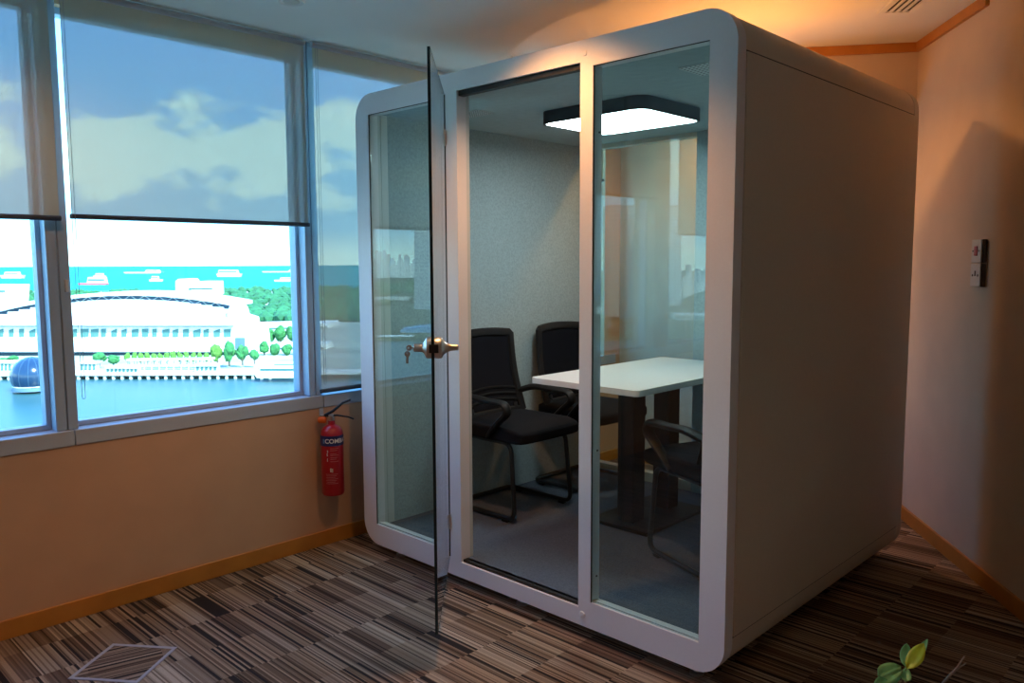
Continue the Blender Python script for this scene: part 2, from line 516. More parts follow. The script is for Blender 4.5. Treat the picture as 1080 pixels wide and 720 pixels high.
dl = thing('recessed_downlight', 'small round unlit downlight in the ceiling near the windows', 'downlight', (-3.07, 1.86, ZS))
MB().lathe([(0, .035), (-.004, .045), (-.006, .05), (-.003, .055), (0, .056)], (-3.07, 1.86, ZS - .0005)).build('ring', CEILM, dl)
MB().lathe([(0, .034), (-.002, .034)], (-3.07, 1.86, ZS - .001)).build('lens', SWITCH, dl)

# ------------------------------------------------------------------ meeting booth
PX0, PX1, PY0, PY1, PZ0, PZ1 = -3.349, -1.2885, 2.365, 4.093, .0474, 2.284
pod = thing('meeting_booth', 'white freestanding office meeting booth with rounded corners and open glass door', 'office booth', ((PX0 + PX1) / 2, (PY0 + PY1) / 2, 0))
R = .115
# front frame : one continuous sheet with three openings, extruded
FT = .055


def frame_mesh(y, thick, openings):
    """rounded outer outline, rectangular openings, cut from a grid"""
    outer = rrect(PX0, PX1, PZ0, PZ1, R, 10)
    bm = bmesh.new()
    vo = [bm.verts.new((x, y, z)) for x, z in outer]
    eo = [bm.edges.new((vo[i], vo[(i + 1) % len(vo)])) for i in range(len(vo))]
    edges = eo[:]
    for (x0, x1, z0, z1) in openings:
        q = [bm.verts.new(p) for p in ((x0, y, z0), (x1, y, z0), (x1, y, z1), (x0, y, z1))]
        edges += [bm.edges.new((q[i], q[(i + 1) % 4])) for i in range(4)]
    bmesh.ops.triangle_fill(bm, edges=edges, use_beauty=True, use_dissolve=False)
    r = bmesh.ops.extrude_face_region(bm, geom=bm.faces[:])
    for e in r['geom']:
        if isinstance(e, bmesh.types.BMVert): e.co.y += thick
    bmesh.ops.recalc_face_normals(bm, faces=bm.faces[:])
    mb = MB(); bm.verts.index_update()
    mb.add([v.co.copy() for v in bm.verts], [[v.index for v in f.verts] for f in bm.faces]); bm.free()
    return mb


OL = (-3.245, -2.745, .152, 2.186)
OD = (-2.608, -1.926, .118, 2.206)
OR = (-1.866, -1.388, .153, 2.185)
ff = frame_mesh(PY0, FT, [OL, OD, OR]).build('front_frame', POD, pod)
# shell
sh = MB()
out = rrect(PX0 + .002, PX1 - .002, PZ0 + .002, PZ1 - .002, R, 10)
inn = rrect(PX0 + .05, PX1 - .05, PZ0 + .05, PZ1 - .05, R - .06, 10)
# flat pockets for the two side panels
def pock(p):
    x, z = p
    return (x, z)
sh.ring([(x, PY0 + FT, z) for x, z in out], [(x, PY0 + FT, z) for x, z in inn], (0, PY1 - .058 - PY0 - FT, 0))
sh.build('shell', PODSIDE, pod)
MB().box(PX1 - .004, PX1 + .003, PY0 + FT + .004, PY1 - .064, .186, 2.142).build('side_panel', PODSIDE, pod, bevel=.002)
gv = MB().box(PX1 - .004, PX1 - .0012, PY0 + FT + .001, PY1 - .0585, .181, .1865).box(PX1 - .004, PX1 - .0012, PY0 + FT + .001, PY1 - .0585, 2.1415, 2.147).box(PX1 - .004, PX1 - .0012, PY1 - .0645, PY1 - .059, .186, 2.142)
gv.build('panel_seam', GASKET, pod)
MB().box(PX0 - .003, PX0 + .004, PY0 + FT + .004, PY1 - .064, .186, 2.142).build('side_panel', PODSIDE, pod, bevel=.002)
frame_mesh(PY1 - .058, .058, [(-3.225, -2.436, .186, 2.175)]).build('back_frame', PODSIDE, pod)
MB().box(-3.225, -2.436, PY1 - .035, PY1 - .025, .186, 2.175).build('back_glass', PGLASS, pod, smooth=False)
# inside lining
fl = PY0 + FT + .002
bl = PY1 - .06
MB().box(PX0 + .051, -3.27, fl + .075, bl, .13, 2.2).build('wall_lining', FELT, pod)
MB().box(-1.37, PX1 - .051, fl + .02, bl, .13, 2.2).build('wall_lining', FELT, pod)
MB().box(-2.43, -1.371, bl - .012, bl, .131, 2.199).build('wall_lining', FELT, pod)
MB().box(PX0 + .06, PX1 - .06, fl, bl, 2.2, 2.233).build('ceiling_lining', FELTC, pod)
MB().box(PX0 + .06, PX1 - .06, fl - .03, bl, .098, .13).build('booth_carpet', PODCARPET, pod)
# aluminium profiles at the front left inside corner
MB().box(-3.298, -3.262, fl - .04, fl + .028, .131, 2.199).box(-3.298, -3.266, fl + .031, fl + .074, .131, 2.199).build('corner_profile', ALU, pod, bevel=.002)
for z in (.25, .62, 1.9): MB().lathe([(0, .004), (.002, .004)], (-3.262, fl - .005, z), (1, 0, 0), 8).build('screw', GASKET, pod)
for z in (.25, .75, 1.95): MB().lathe([(0, .004), (.002, .004)], (-1.866, PY0 + .038, z), (1, 0, 0), 8).build('screw', GASKET, pod)
MB().box(-2.745, -2.608, PY0 + FT, PY0 + FT + .018, .131, 2.199).build('inner_post', ALU, pod)
# fixed panes and gaskets
for (x0, x1, z0, z1) in (OL, OR):
    MB().box(x0 + .0005, x1 - .0005, PY0 + .008, PY0 + .016, z0 + .0005, z1 - .0005).build('glass_pane', PGLASS, pod, smooth=False)
    b = MB()
    b.box(x0, x0 + .0025, PY0 + .003, PY0 + .0065, z0, z1).box(x1 - .002, x1, PY0 + .003, PY0 + .0065, z0, z1).box(x0, x1, PY0 + .003, PY0 + .0065, z1 - .0025, z1)
    b.build('pane_gasket', GASKET, pod)
    MB().box(x0, x1, PY0 + .016, PY0 + .03, z0, z0 + .006).build('glazing_bead', POD, pod)
x0, x1, z0, z1 = OD
g = MB().box(x0, x1, PY0 + .012, PY0 + .042, z1 - .022, z1).box(x0, x1, PY0 + .012, PY0 + .042, z0, z0 + .012)
g.box(x1 - .004, x1, PY0 + .01, PY0 + .03, z0, z1).box(-2.686, -2.681, PY0 - .002, PY0 + .002, .13, 2.2)
g.build('door_gasket', GASKET, pod)
MB().lathe([(0, .014), (-.004, .013), (-.006, .008)], (-1.905, PY0, .093), (0, 1, 0), 16).build('cap', POD, pod)
MB().lathe([(0, .010), (-.002, .010), (-.003, .006)], (-1.905, PY0, 2.235), (0, 1, 0), 16).build('cap', POD, pod)
# levelling feet
for x in (-1.43, -2.29, -3.13):
    for y in (2.43, 4.0):
        MB().lathe([(0, .026), (.008, .026), (.012, .012), (.05, .012)], (x, y, 0)).build('levelling_foot', STEEL, pod)


def grille(x0, x1, y0, y1, z):
    """perforated ceiling grille"""
    m = MB().box(x0, x1, y0, y1, z - .004, z - .001)
    o = m.build('vent_grille', ALU, pod)
    h = MB(); nx, ny = 14, 8
    for i in range(nx):
        for j in range(ny):
            h.lathe([(0, .0046), (-.0004, .0046)], (x0 + (x1 - x0) * (i + .5) / nx, y0 + (y1 - y0) * (j + .5 + .0) / ny, z - .004), (0, 0, 1), 6)
    h.build('hole', GASKET, o)


grille(-1.70, -1.43, 2.67, 2.84, 2.2)
grille(-3.03, -2.83, 2.70, 2.82, 2.2)

# glass door, open
HX, HY = -2.683, 2.357
E_ = Vector((-2.136, 1.813, 0)); H_ = Vector((HX, HY, 0))
dd = (E_ - H_).normalized(); dl_ = (E_ - H_).length
dn = Vector((-dd.y, dd.x, 0))           # towards the inside face
if dn.dot(RT) < 0: dn = -dn
DM = Matrix(((dd.x, dn.x, 0, HX), (dd.y, dn.y, 0, HY), (0, 0, 1, 0), (0, 0, 0, 1)))
door = MB().box(.004, dl_ - .004, -.004, .004, .128, 2.199, DM).build('door', DGLASS, pod, smooth=False)
tag(door, 'clear frameless glass door standing open')
MB().box(dl_ - .004, dl_ + .004, -.0052, .0052, .128, 2.199, DM).build('edge_strip', GEDGE, door)
MB().box(.004, dl_ - .004, -.0045, .0045, .1262, .1282, DM).build('glass_edge', GEDGE, door)
MB().box(.004, dl_ - .004, -.0045, .0045, 2.199, 2.2008, DM).build('glass_edge', GEDGE, door)
for z in (.26, 1.98):
    MB().lathe([(0, .002), (.006, .0042), (.064, .0042), (.07, .002)], DM @ Vector((.001, .0052, z)), (0, 0, 1), 12).build('hinge', STEEL, door)
kz, ks = 1.172, dl_ - .035
kc = DM @ Vector((ks, 0, kz))
k = MB().lathe([(.0045, .036), (.006, .039), (.026, .039), (.031, .036), (.034, .028), (.046, .017), (.06, .0125), (.078, .0105), (.084, .011), (.088, .009)], kc, dn, 32)
k.build('door_knob', STEEL, door)
k = MB().lathe([(.0045, .036), (.006, .039), (.022, .039), (.027, .034), (.034, .020), (.04, .0155), (.068, .0145), (.071, .012)], kc, -dn, 32)
k.build('door_knob', STEEL, door)
MB().box(ks - .004, dl_ + .007, -.013, .020, kz - .015, kz + .015, DM).build('latch_case', GASKET, door)
# keys
kp = kc - dn * .0715
keys = thing('key_set', 'two small keys, one in the outer door lock and one hanging', 'keys', tuple(kp))


def key_part(c, along, up, name):
    along = along.normalized(); up = up.normalized(); side = along.cross(up)
    m = Matrix((( *[along.x, up.x, side.x], c.x), (*[along.y, up.y, side.y], c.y), (*[along.z, up.z, side.z], c.z), (0, 0, 0, 1)))
    k = MB()
    n = 14
    outer = [(-.012 + .0105 * math.cos(2 * PI * i / n), .0105 * math.sin(2 * PI * i / n), -.001) for i in range(n)]
    inner = [(-.015 + .0035 * math.cos(2 * PI * i / n), .0035 * math.sin(2 * PI * i / n), -.001) for i in range(n)]
    k.ring([m @ Vector(p) for p in outer], [m @ Vector(p) for p in inner], m.to_3x3() @ Vector((0, 0, .002)))
    k.box(-.003, .022, -.0035, .0035, -.001, .001, m)
    for t in (.008, .013, .018): k.box(t, t + .003, -.0055, -.003, -.001, .001, m)
    k.build(name, STEEL, keys)


key_part(kp + -dn * .003, dn, Vector((0, 0, 1)), 'key')
hc = kp - dn * .022 + Vector((0, 0, -.034))
key_part(hc, Vector((0, 0, -1)), dn, 'key')
rp = []
for i in range(16):
    a = 2 * PI * i / 16
    rp.append(kp - dn * (.020 + .002 * math.cos(a)) + Vector((0, 0, -.011 + .013 * math.sin(a))) + dd * .004 * math.cos(a))
MB().tube(rp, .0008, 5, closed=True).build('ring', STEEL, keys)

# lamp in the booth
lz = 2.14
lamp = thing('ceiling_lamp', 'square white lit ceiling lamp in a dark rim inside the booth', 'ceiling lamp', (-2.365, 3.215, 2.2))
q = rrect(-2.675, -2.055, 2.955, 3.475, .07, 6)
qi = rrect(-2.663, -2.067, 2.967, 3.463, .062, 6)
MB().ring([(x, y, lz) for x, y in q], [(x, y, lz) for x, y in qi], (0, 0, .059)).build('rim', LAMPH, lamp)
MB().prism([(x, y, lz + .003) for x, y in qi], (0, 0, .01)).build('diffuser', LAMPE, lamp)

# ------------------------------------------------------------------ table
FZ = .13
tb = thing('meeting_table', 'white topped meeting table on two black columns inside the booth', 'table', (-2.31, 3.42, FZ))
pts = rrect(-2.625, -1.99, 2.845, 3.99, .025, 5)
MB().prism([(x, y, .886) for x, y in pts], (0, 0, .029)).build('tabletop', TTOP, tb, bevel=.002)
for y in (3.31, 3.63):
    MB().box(-2.40, -2.30, y - .05, y + .05, FZ + .02, .886).build('column', COLM, tb, bevel=.004)
MB().box(-2.53, -2.17, 3.19, 3.76, FZ + .001, FZ + .02).build('base_plate', COLM, tb, bevel=.004)
MB().box(-2.37, -2.33, 3.0, 3.85, .855, .8855).build('support_rail', BLKTUBE, tb)


# ------------------------------------------------------------------ chairs
def make_chair(label):
    t = thing('visitor_chair', label, 'chair', (0, 0, 0), 0, 'black visitor chairs in the booth')
    r = .0125; rf = .05
    # sled base, one bent tube
    def corner(c, a, b, rad, n=6):
        c = Vector(c); a = (Vector(a) - c).normalized(); b = (Vector(b) - c).normalized()
        p0 = c + a * rad; p1 = c + b * rad
        return [p0 * (1 - s) ** 2 + c * 2 * s * (1 - s) + p1 * s * s for s in [i / n for i in range(n + 1)]]
    P = [(-.12, -.215, .415), (.20, -.215, .415), (.235, -.225, .022), (-.225, -.225, .022), (-.225, .225, .022), (.235, .225, .022), (.20, .215, .415), (-.12, .215, .415)]
    path = [Vector(P[0])]
    for i in range(1, 7): path += corner(P[i], P[i - 1], P[i + 1], .055)
    path.append(Vector(P[7]))
    MB().tube(path, r, 10).build('sled_base', BLKTUBE, t)
    for x in (.17, -.16):
        for y in (-.225, .225):
            MB().box(x - .02, x + .02, y - .013, y + .013, .0005, .014).build('glide', BLKPL, t, bevel=.003)
    # seat
    n = 10; vs = []; fs = []
    s = MB()
    def seatpt(i, j, top):
        x = -.20 + .50 * i / n; y = -.245 + .49 * j / n
        rx = abs(x - .05) / .25; ry = abs(y) / .245
        edge = max(rx ** 6, ry ** 6)
        w = 1 - .05 * (rx ** 4) * ry ** 4
        z = (.508 - .014 * edge - .018 * max(0, (x - .2) / .1)) if top else (.412 + .010 * edge)
        return Vector((.05 + (x - .05) * w, y * (1 - .06 * rx ** 6), z))
    for top in (1, 0):
        for i in range(n + 1):
            for j in range(n + 1): vs.append(seatpt(i, j, top))
    m1 = (n + 1) ** 2
    for i in range(n):
        for j in range(n):
            a = i * (n + 1) + j
            fs.append((a, a + n + 1, a + n + 2, a + 1)); fs.append((m1 + a, m1 + a + 1, m1 + a + n + 2, m1 + a + n + 1))
    rim = [j for j in range(n + 1)] + [i * (n + 1) + n for i in range(1, n + 1)] + [n * (n + 1) + j for j in range(n - 1, -1, -1)] + [i * (n + 1) for i in range(n - 1, 0, -1)]
    for q in range(len(rim)):
        a = rim[q]; b = rim[(q + 1) % len(rim)]; fs.append((a, b, m1 + b, m1 + a))
    s.add(vs, fs).build('seat', BLKFAB, t, bevel=.012, bseg=3)
    # backrest
    def bp(sx, h):
        """sx -1..1 across, h 0..1 up"""
        z = .50 + .44 * h + (.012 * (1 - sx * sx) if h > .5 else 0)
        wdt = .220 - .018 * h
        x = -.145 - .085 * h - .02 * math.sin(h * PI) + .025 * (abs(sx) ** 2)
        return Vector((x, sx * wdt, z))
    loop = []
    for i in range(9): loop.append(bp(-.9 + 1.8 * i / 8, 0))
    for i in range(9): loop.append(bp(1, .015 + .975 * i / 8))
    for i in range(9): loop.append(bp(.97 - 1.94 * i / 8, 1))
    for i in range(9): loop.append(bp(-1, .99 - .975 * i / 8))
    MB().tube(loop, .024, 8, closed=True, flat=.6, up=(1, 0, .15)).build('back_frame', BLKPL, t)
    vs = []; fs = []
    for i in range(11):
        for j in range(11): vs.append(bp(-.97 + 1.94 * j / 10, .02 + .96 * i / 10))
    for i in range(10):
        for j in range(10):
            a = i * 11 + j; fs.append((a, a + 1, a + 12, a + 11))
    MB().add(vs, fs).build('back_mesh', MESHM, t, solid=.004)
    for kq in range(3):
        h = .13 + .075 * kq
        MB().tube([bp(-.93 + 1.86 * i / 10, h + .04 * (1 - (i / 5 - 1) ** 2)) + Vector((.006, 0, 0)) for i in range(11)], .008, 6, flat=.6, up=(1, 0, 0)).build('lumbar_bar', BLKPL, t)
    for y in (-1, 1):
        MB().tube([Vector((-.10, y * .16, .425)), Vector((-.15, y * .17, .45)), bp(y * .78, 0), bp(y * .8, .1)], .016, 8).build('back_bracket', BLKPL, t)
        ap = [bp(y, .24) + Vector((0, y * .010, 0)), Vector((-.06, y * .250, .632)), Vector((.06, y * .256, .628)), Vector((.165, y * .256, .626)), Vector((.205, y * .256, .612)), Vector((.208, y * .256, .575)), Vector((.155, y * .253, .53)), Vector((.09, y * .246, .47)), Vector((.06, y * .24, .435))]
        sm = []
        for i in range(len(ap) - 1):
            for kk in range(4):
                sft = kk / 4
                p0 = ap[max(i - 1, 0)]; p1 = ap[i]; p2 = ap[i + 1]; p3 = ap[min(i + 2, len(ap) - 1)]
                sm.append(.5 * ((2 * p1) + (p2 - p0) * sft + (2 * p0 - 5 * p1 + 4 * p2 - p3) * sft ** 2 + (-p0 + 3 * p1 - 3 * p2 + p3) * sft ** 3))
        sm.append(ap[-1])
        m_ = MB(); m_.tube(sm, [.029 if q_ < len(sm) * .6 else .029 - .009 * (q_ / len(sm) - .6) / .4 for q_ in range(len(sm))], 10, flat=.6)
        m_.build('armrest', BLKPL, t)
    return t


MESHM = bpy.data.materials.new('black_mesh_weave'); MESHM.use_nodes = True
_nt = MESHM.node_tree; _nt.nodes.clear()
_o = _nt.nodes.new('ShaderNodeOutputMaterial'); _t = _nt.nodes.new('ShaderNodeBsdfTransparent'); _d = _nt.nodes.new('ShaderNodeBsdfDiffuse')
_d.inputs[0].default_value = (.014, .015, .02, 1); _m = _nt.nodes.new('ShaderNodeMixShader'); _m.inputs[0].default_value = .93
_nt.links.new(_t.outputs[0], _m.inputs[1]); _nt.links.new(_d.outputs[0], _m.inputs[2]); _nt.links.new(_m.outputs[0], _o.inputs[0])

ch1 = make_chair('black mesh back visitor chair seen through the open booth door')
ch2 = copy_tree(ch1); ch2['label'] = 'black visitor chair behind the far end of the white table, at the felt wall'
ch3 = copy_tree(ch1); ch3['label'] = 'black visitor chair behind the right booth glass, cut off by its frame'
ch1.location = (-3.01, 3.115, FZ)
ch2.location = (-3.01, 3.765, FZ)
ch3.location = (-1.745, 3.156, FZ); ch3.rotation_euler = (0, 0, math.radians(159))

# ------------------------------------------------------------------ fire extinguisher
ex, ey = -3.472, 2.262
fx = thing('fire_extinguisher', 'red fire extinguisher hung on the wall under the window ledge', 'fire extinguisher', (ex, ey, .29))
rr = .0575
MB().lathe([(.285, .04), (.288, .052), (.298, rr), (.60, rr), (.622, .053), (.638, .042), (.648, .026), (.652, .018), (.672, .018)], (ex, ey, 0), (0, 0, 1), 32).build('cylinder', RED, fx)
MB().lathe([(.548, rr + .0006), (.548, rr + .0012), (.600, rr + .0012), (.600, rr + .0006)], (ex, ey, 0), (0, 0, 1), 40).build('blue_band', BLUE, fx)
MB().lathe([(.664, .014), (.668, .016), (.700, .015), (.704, .010)], (ex, ey, 0), (0, 0, 1), 16).build('valve', STEEL, fx)
hd = (RT * .92 + Vector((0, 0, 0))).normalized()
hb = Vector((ex, ey, .70))
MB().tube([hb - hd * .035 + Vector((0, 0, -.002)), hb + hd * .01 + Vector((0, 0, .02)), hb + hd * .06 + Vector((0, 0, .062)), hb + hd * .10 + Vector((0, 0, .078))], [.010, .012, .010, .009], 8, flat=.6).build('lever', BLKPL, fx)
MB().tube([hb - hd * .03 + Vector((0, 0, -.006)), hb + hd * .03 + Vector((0, 0, -.002)), hb + hd * .09 + Vector((0, 0, -.012)), hb + hd * .115 + Vector((0, 0, -.022))], [.010, .010, .008, .007], 8, flat=.5).build('carry_handle', BLKPL, fx)
MB().lathe([(0, .012), (.004, .017), (.036, .017), (.042, .012)], hb - hd * .068 + Vector((0, 0, -.026)), hd, 16).build('safety_cap', ORANGE, fx)
cf = (CAM - Vector((ex, ey, CAM.z))).normalized(); ctr = math.atan2(cf.y, cf.x)


def print_patch(ang0, ang1, z0, z1, m, name='label_print', par=fx):
    n = 6; vs = []; fs = []
    for i in range(n + 1):
        a = ctr + ang0 + (ang1 - ang0) * i / n
        for z in (z0, z1): vs.append((ex + math.cos(a) * (rr + .0009), ey + math.sin(a) * (rr + .0009), z))
    for i in range(n): fs.append((2 * i, 2 * i + 2, 2 * i + 3, 2 * i + 1))
    return vs, fs


for (a0, a1, z0, z1) in ((-.45, -.37, .515, .528), (-.49, -.41, .498, .512), (-.47, -.41, .47, .486), (-.22, -.10, .415, .435), (-.06, .02, .413, .433)):
    MB().add(*print_patch(a0, a1, z0, z1, WHITEP)).build('white_print', WHITEP, fx)
for i, z in enumerate((.535, .525, .507, .500, .488, .480, .468)):
    MB().add(*print_patch(-.18, .55 - .1 * (i % 3), z, z + .003, PINKP)).build('faded_print', PINKP, fx)
for i, z in enumerate((.402, .394, .386, .378, .370, .362, .354)):
    MB().add(*print_patch(-.62 + .05 * (i % 2), .45 - .12 * (i % 3), z, z + .003, PINKP)).build('faded_print', PINKP, fx)


def curved_text(txt, size, z, ang, m, name, parent):
    cu = bpy.data.curves.new('t', 'FONT'); cu.body = txt; cu.size = size; cu.align_x = 'CENTER'; cu.offset = .0007
    to = bpy.data.objects.new('t', cu); COL.objects.link(to)
    dg = bpy.context.evaluated_depsgraph_get(); dg.update()
    me = bpy.data.meshes.new_from_object(to.evaluated_get(dg))
    bm = bmesh.new(); bm.from_mesh(me)
    bmesh.ops.subdivide_edges(bm, edges=[e for e in bm.edges if e.calc_length() > .006], cuts=2)
    bmesh.ops.triangulate(bm, faces=bm.faces[:]); bm.verts.index_update()
    vs = []
    for v in bm.verts:
        a = ctr + ang + v.co.x / rr
        vs.append(Vector((ex + math.cos(a) * (rr + .0018), ey + math.sin(a) * (rr + .0018), z + v.co.y)))
    fs = [[v.index for v in f.verts] for f in bm.faces]; bm.free()
    bpy.data.objects.remove(to); bpy.data.meshes.remove(me); bpy.data.curves.remove(cu)
    return MB().add(vs, fs).build(name, m, parent, smooth=False)


curved_text('COMBAT', .031, .564, .48, WHITEP, 'brand_lettering', fx)
n = 10
mb = MB(); mb.add(*print_patch(-.86, -.66, .562, .585, BLUE)); mb.v = [v + (v - Vector((ex, ey, v.z))) * .02 for v in mb.v]
mb.build('emblem', mat('emblem_blue', (.10, .25, .45), .4), fx)
hg = MB().box(XW + .001, XW + .006, 2.238, 2.262, .655, .728).box(XW + .001, XW + .022, 2.238, 2.262, .688, .694)
tag(hg.build('wall_bracket', LEDGE, bevel=.001), 'small grey metal hanging bracket above the red extinguisher', 'bracket')

# ------------------------------------------------------------------ switches on the right wall
def on_right(x_along, z):
    return CORNER + RWD * x_along + Vector((0, 0, z))


sA = (Vector((-1.005, 4.138, 0)) - CORNER).dot(RWD)
for i, (z, lab) in enumerate(((1.515, 'upper wall switch plate with a red rocker on the right wall'), (1.405, 'lower white wall socket plate under the red switch'))):
    c = on_right(sA, z)
    SM = Matrix(((RWD.x, -RWN.x, 0, c.x), (RWD.y, -RWN.y, 0, c.y), (0, 0, 1, c.z), (0, 0, 0, 1)))
    t = thing('wall_switch' if i == 0 else 'wall_socket', lab, 'switch' if i == 0 else 'socket', tuple(c), math.atan2(RWD.y, RWD.x))
    MB().box(-.05, .05, .001, .018, -.052, .052, SM).build('back_box', DARKSW, t, bevel=.002)
    MB().box(-.05, .044, .0182, .025, -.052, .052, SM).build('face_plate', SWITCH, t, bevel=.003)
    if i == 0:
        MB().box(-.016, .012, .0252, .029, -.022, .022, SM).build('rocker', SWRED, t, bevel=.002)
        MB().box(.025, .031, .0252, .027, -.004, .004, SM).build('screw_cap', DARKSW, t); MB().box(-.036, -.03, .0252, .027, -.004, .004, SM).build('screw_cap', DARKSW, t)
    else:
        MB().box(-.006, .004, .0252, .027, -.004, .020, SM).build('socket_hole', DARKSW, t)
        for a in (-.03, .022): MB().box(a, a + .008, .0252, .027, -.006, .004, SM).build('socket_hole', DARKSW, t)

# ------------------------------------------------------------------ floor outlet box
fb = thing('floor_outlet_box', 'square metal rimmed floor outlet box set in the carpet at lower left', 'floor box', (-3.007, 1.039, 0), math.atan2(-.21, .16))
FM = parent_world(fb)
h = .133
MB().ring([FM @ Vector(p) for p in ((-h, -h, .0005), (h, -h, .0005), (h, h, .0005), (-h, h, .0005))], [FM @ Vector(p) for p in ((-h + .014, -h + .014, .0005), (h - .014, -h + .014, .0005), (h - .014, h - .014, .0005), (-h + .014, h - .014, .0005))], (0, 0, .003)).build('metal_rim', mat('floor_box_metal', (.42, .40, .42), .5, metal=.3), fb, bevel=.001)
inl = MB().box(-h + .014, h - .014, -h + .014, h - .014, .0005, .002, FM).build('carpet_inlay', carpet_tiles('striped_inlay', .9), fb, smooth=False)

# ------------------------------------------------------------------ plant in the lower right corner
pl = thing('potted_plant', 'young plant with green and yellow leaves at the lower right edge', 'plant', (-.655, 1.93, 0))
MB().lathe([(.0, .075), (.002, .08), (.20, .105), (.215, .112), (.235, .112), (.236, .102), (.20, .096), (.19, .01)], (-.655, 1.93, 0)).build('pot', CLAY, pl)
MB().lathe([(.188, .096), (.205, .09), (.21, .03)], (-.655, 1.93, 0)).build('soil', SOIL, pl)


def pt(u, v, d):
    r_ = ray(u, v); return CAM + r_ * d


DP = 1.86
base = Vector((-.655, 1.93, .205))
node = pt(952.5, 711, DP)
MB().tube([base, base * .5 + node * .5 + Vector((.006, -.004, 0)), pt(956, 722, DP), node], [.004, .0035, .003, .0025], 7).build('stem', STEM, pl)


def leaf(a, b, w, m, curl=.004, lab=None):
    """leaf blade from base a to tip b, w = half width in metres"""
    a = Vector(a); b = Vector(b); ax = b - a; L = ax.length
    nrm = (CAM - a).normalized() + Vector((0, 0, .25)); nrm = (nrm - ax * nrm.dot(ax) / L ** 2).normalized(); sd = ax.normalized().cross(nrm)
    vs = []; n = 10
    for i in range(n + 1):
        s = i / n; hw = w * math.sin(PI * s ** .8) ** .75 if 0 < s < 1 else 0.0004
        for k in (-1, -.5, 0, .5, 1):
            vs.append(a + ax * s + sd * hw * k + nrm * (curl * abs(k) - .010 * math.sin(PI * s)))
    fs = []
    for i in range(n):
        for k in range(4):
            q = i * 5 + k; fs.append((q, q + 1, q + 6, q + 5))
    o = MB().add(vs, fs).build('leaf', m, pl, solid=.0008)
    if lab: o['label'] = lab
    MB().tube([node, (node + a) / 2, a], .0012, 5).build('petiole', STEM, pl)


px = DP / FPX
leaf(pt(955, 702, DP), pt(956.5, 678, DP), 6.2 * px, LEAF)
leaf(pt(957, 704, DP - .02), pt(975, 678, DP - .05), 7.5 * px, LEAFY, lab='yellow green leaf')
leaf(pt(968, 690, DP + .03), pt(978, 674.5, DP + .05), 4 * px, LEAF)
leaf(pt(949, 703, DP - .01), pt(925, 712, DP - .06), 9 * px, LEAF)
leaf(pt(950, 707, DP - .03), pt(921, 722, DP - .09), 6 * px, LEAF)
leaf(pt(950, 709, DP - .02), pt(936, 722, DP - .05), 4 * px, LEAF)
leaf(pt(956, 705, DP - .01), pt(955.5, 719, DP - .05), 5 * px, LEAF)
MB().tube([Vector((-.62, 1.95, .203)), pt(995, 720, DP + .02), pt(1002, 712, DP + .02), pt(1010, 703, DP + .02), pt(1017, 692, DP + .02)], [.004, .0032, .003, .0024, .0016], 6).tube([pt(1002, 712, DP + .02), pt(1011, 704, DP + .03), pt(1019, 699, DP + .03)], [.0024, .002, .0014], 6).build('dry_twig', TWIG, pl)

# ================================================================== the landscape outside
W_B = mat('white_building', (.80, .82, .83), .6)
W_R = mat('white_roof', (.80, .82, .83), .5)
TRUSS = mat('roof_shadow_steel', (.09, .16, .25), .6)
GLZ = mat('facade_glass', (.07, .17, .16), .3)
BASEM = mat('blue_grey_shade', (.055, .115, .18), .6)
DECK = mat('pale_deck', (.62, .62, .60), .7)
TREE = mat('tree_green', (.035, .17, .05), .9, noise=.35, nscale=.25)
PALM = mat('palm_green', (.09, .22, .035), .9, noise=.3, nscale=.3)
FOREST = mat('forest_green', (.028, .14, .06), .9, noise=.4, nscale=.03)
BARK = mat('bark', (.10, .07, .05), .9)
DOMEM = mat('dome_glass', (.012, .035, .09), .18, coat=.5)
SHIPW = mat('ship_white', (.75, .74, .74), .6)
SHIPR = mat('ship_red', (.65, .10, .14), .6)
BWALL = mat('tower_wall', (.55, .58, .60), .6)
BGLS = mat('tower_glass', (.16, .25, .30), .3)
LAND = mat('land_ground', (.36, .39, .35), .9, noise=.3, nscale=.02)
GRASS = mat('mown_field', (.07, .10, .05), .9, noise=.3, nscale=.02)
BROOF = mat('blue_roof', (.16, .36, .62), .6)

WZ = -110.0


def flat(name, us, D0, D1, z, m, T=3, mirror=False, label=None):
    f0 = FH * D0; f1 = FH * D1
    a = RT * us[0]; b = RT * us[1]
    P = [Vector((p.x, p.y, z)) for p in (f0 + a * D0, f0 + b * D0, f1 + b * D1, f1 + a * D1)]
    if mirror: P = [mir(p) for p in P]
    o = MB().prism(P, (0, 0, -T)).build(name, m, smooth=False)
    return struct(o, label)


def water_mat(name, col, rough, bscale, bstr):
    m = mat(name, col, rough, spec=.5)
    nt = m.node_tree; b = nt.nodes['Principled BSDF']
    tc = nt.nodes.new('ShaderNodeTexCoord'); n = nt.nodes.new('ShaderNodeTexNoise'); n.inputs['Scale'].default_value = bscale
    n.inputs['Detail'].default_value = 3
    nt.links.new(tc.outputs['Object'], n.inputs['Vector'])
    bp = nt.nodes.new('ShaderNodeBump'); bp.inputs['Strength'].default_value = bstr; bp.inputs['Distance'].default_value = 2.0
    nt.links.new(n.outputs['Fac'], bp.inputs['Height']); nt.links.new(bp.outputs[0], b.inputs['Normal'])
    return m


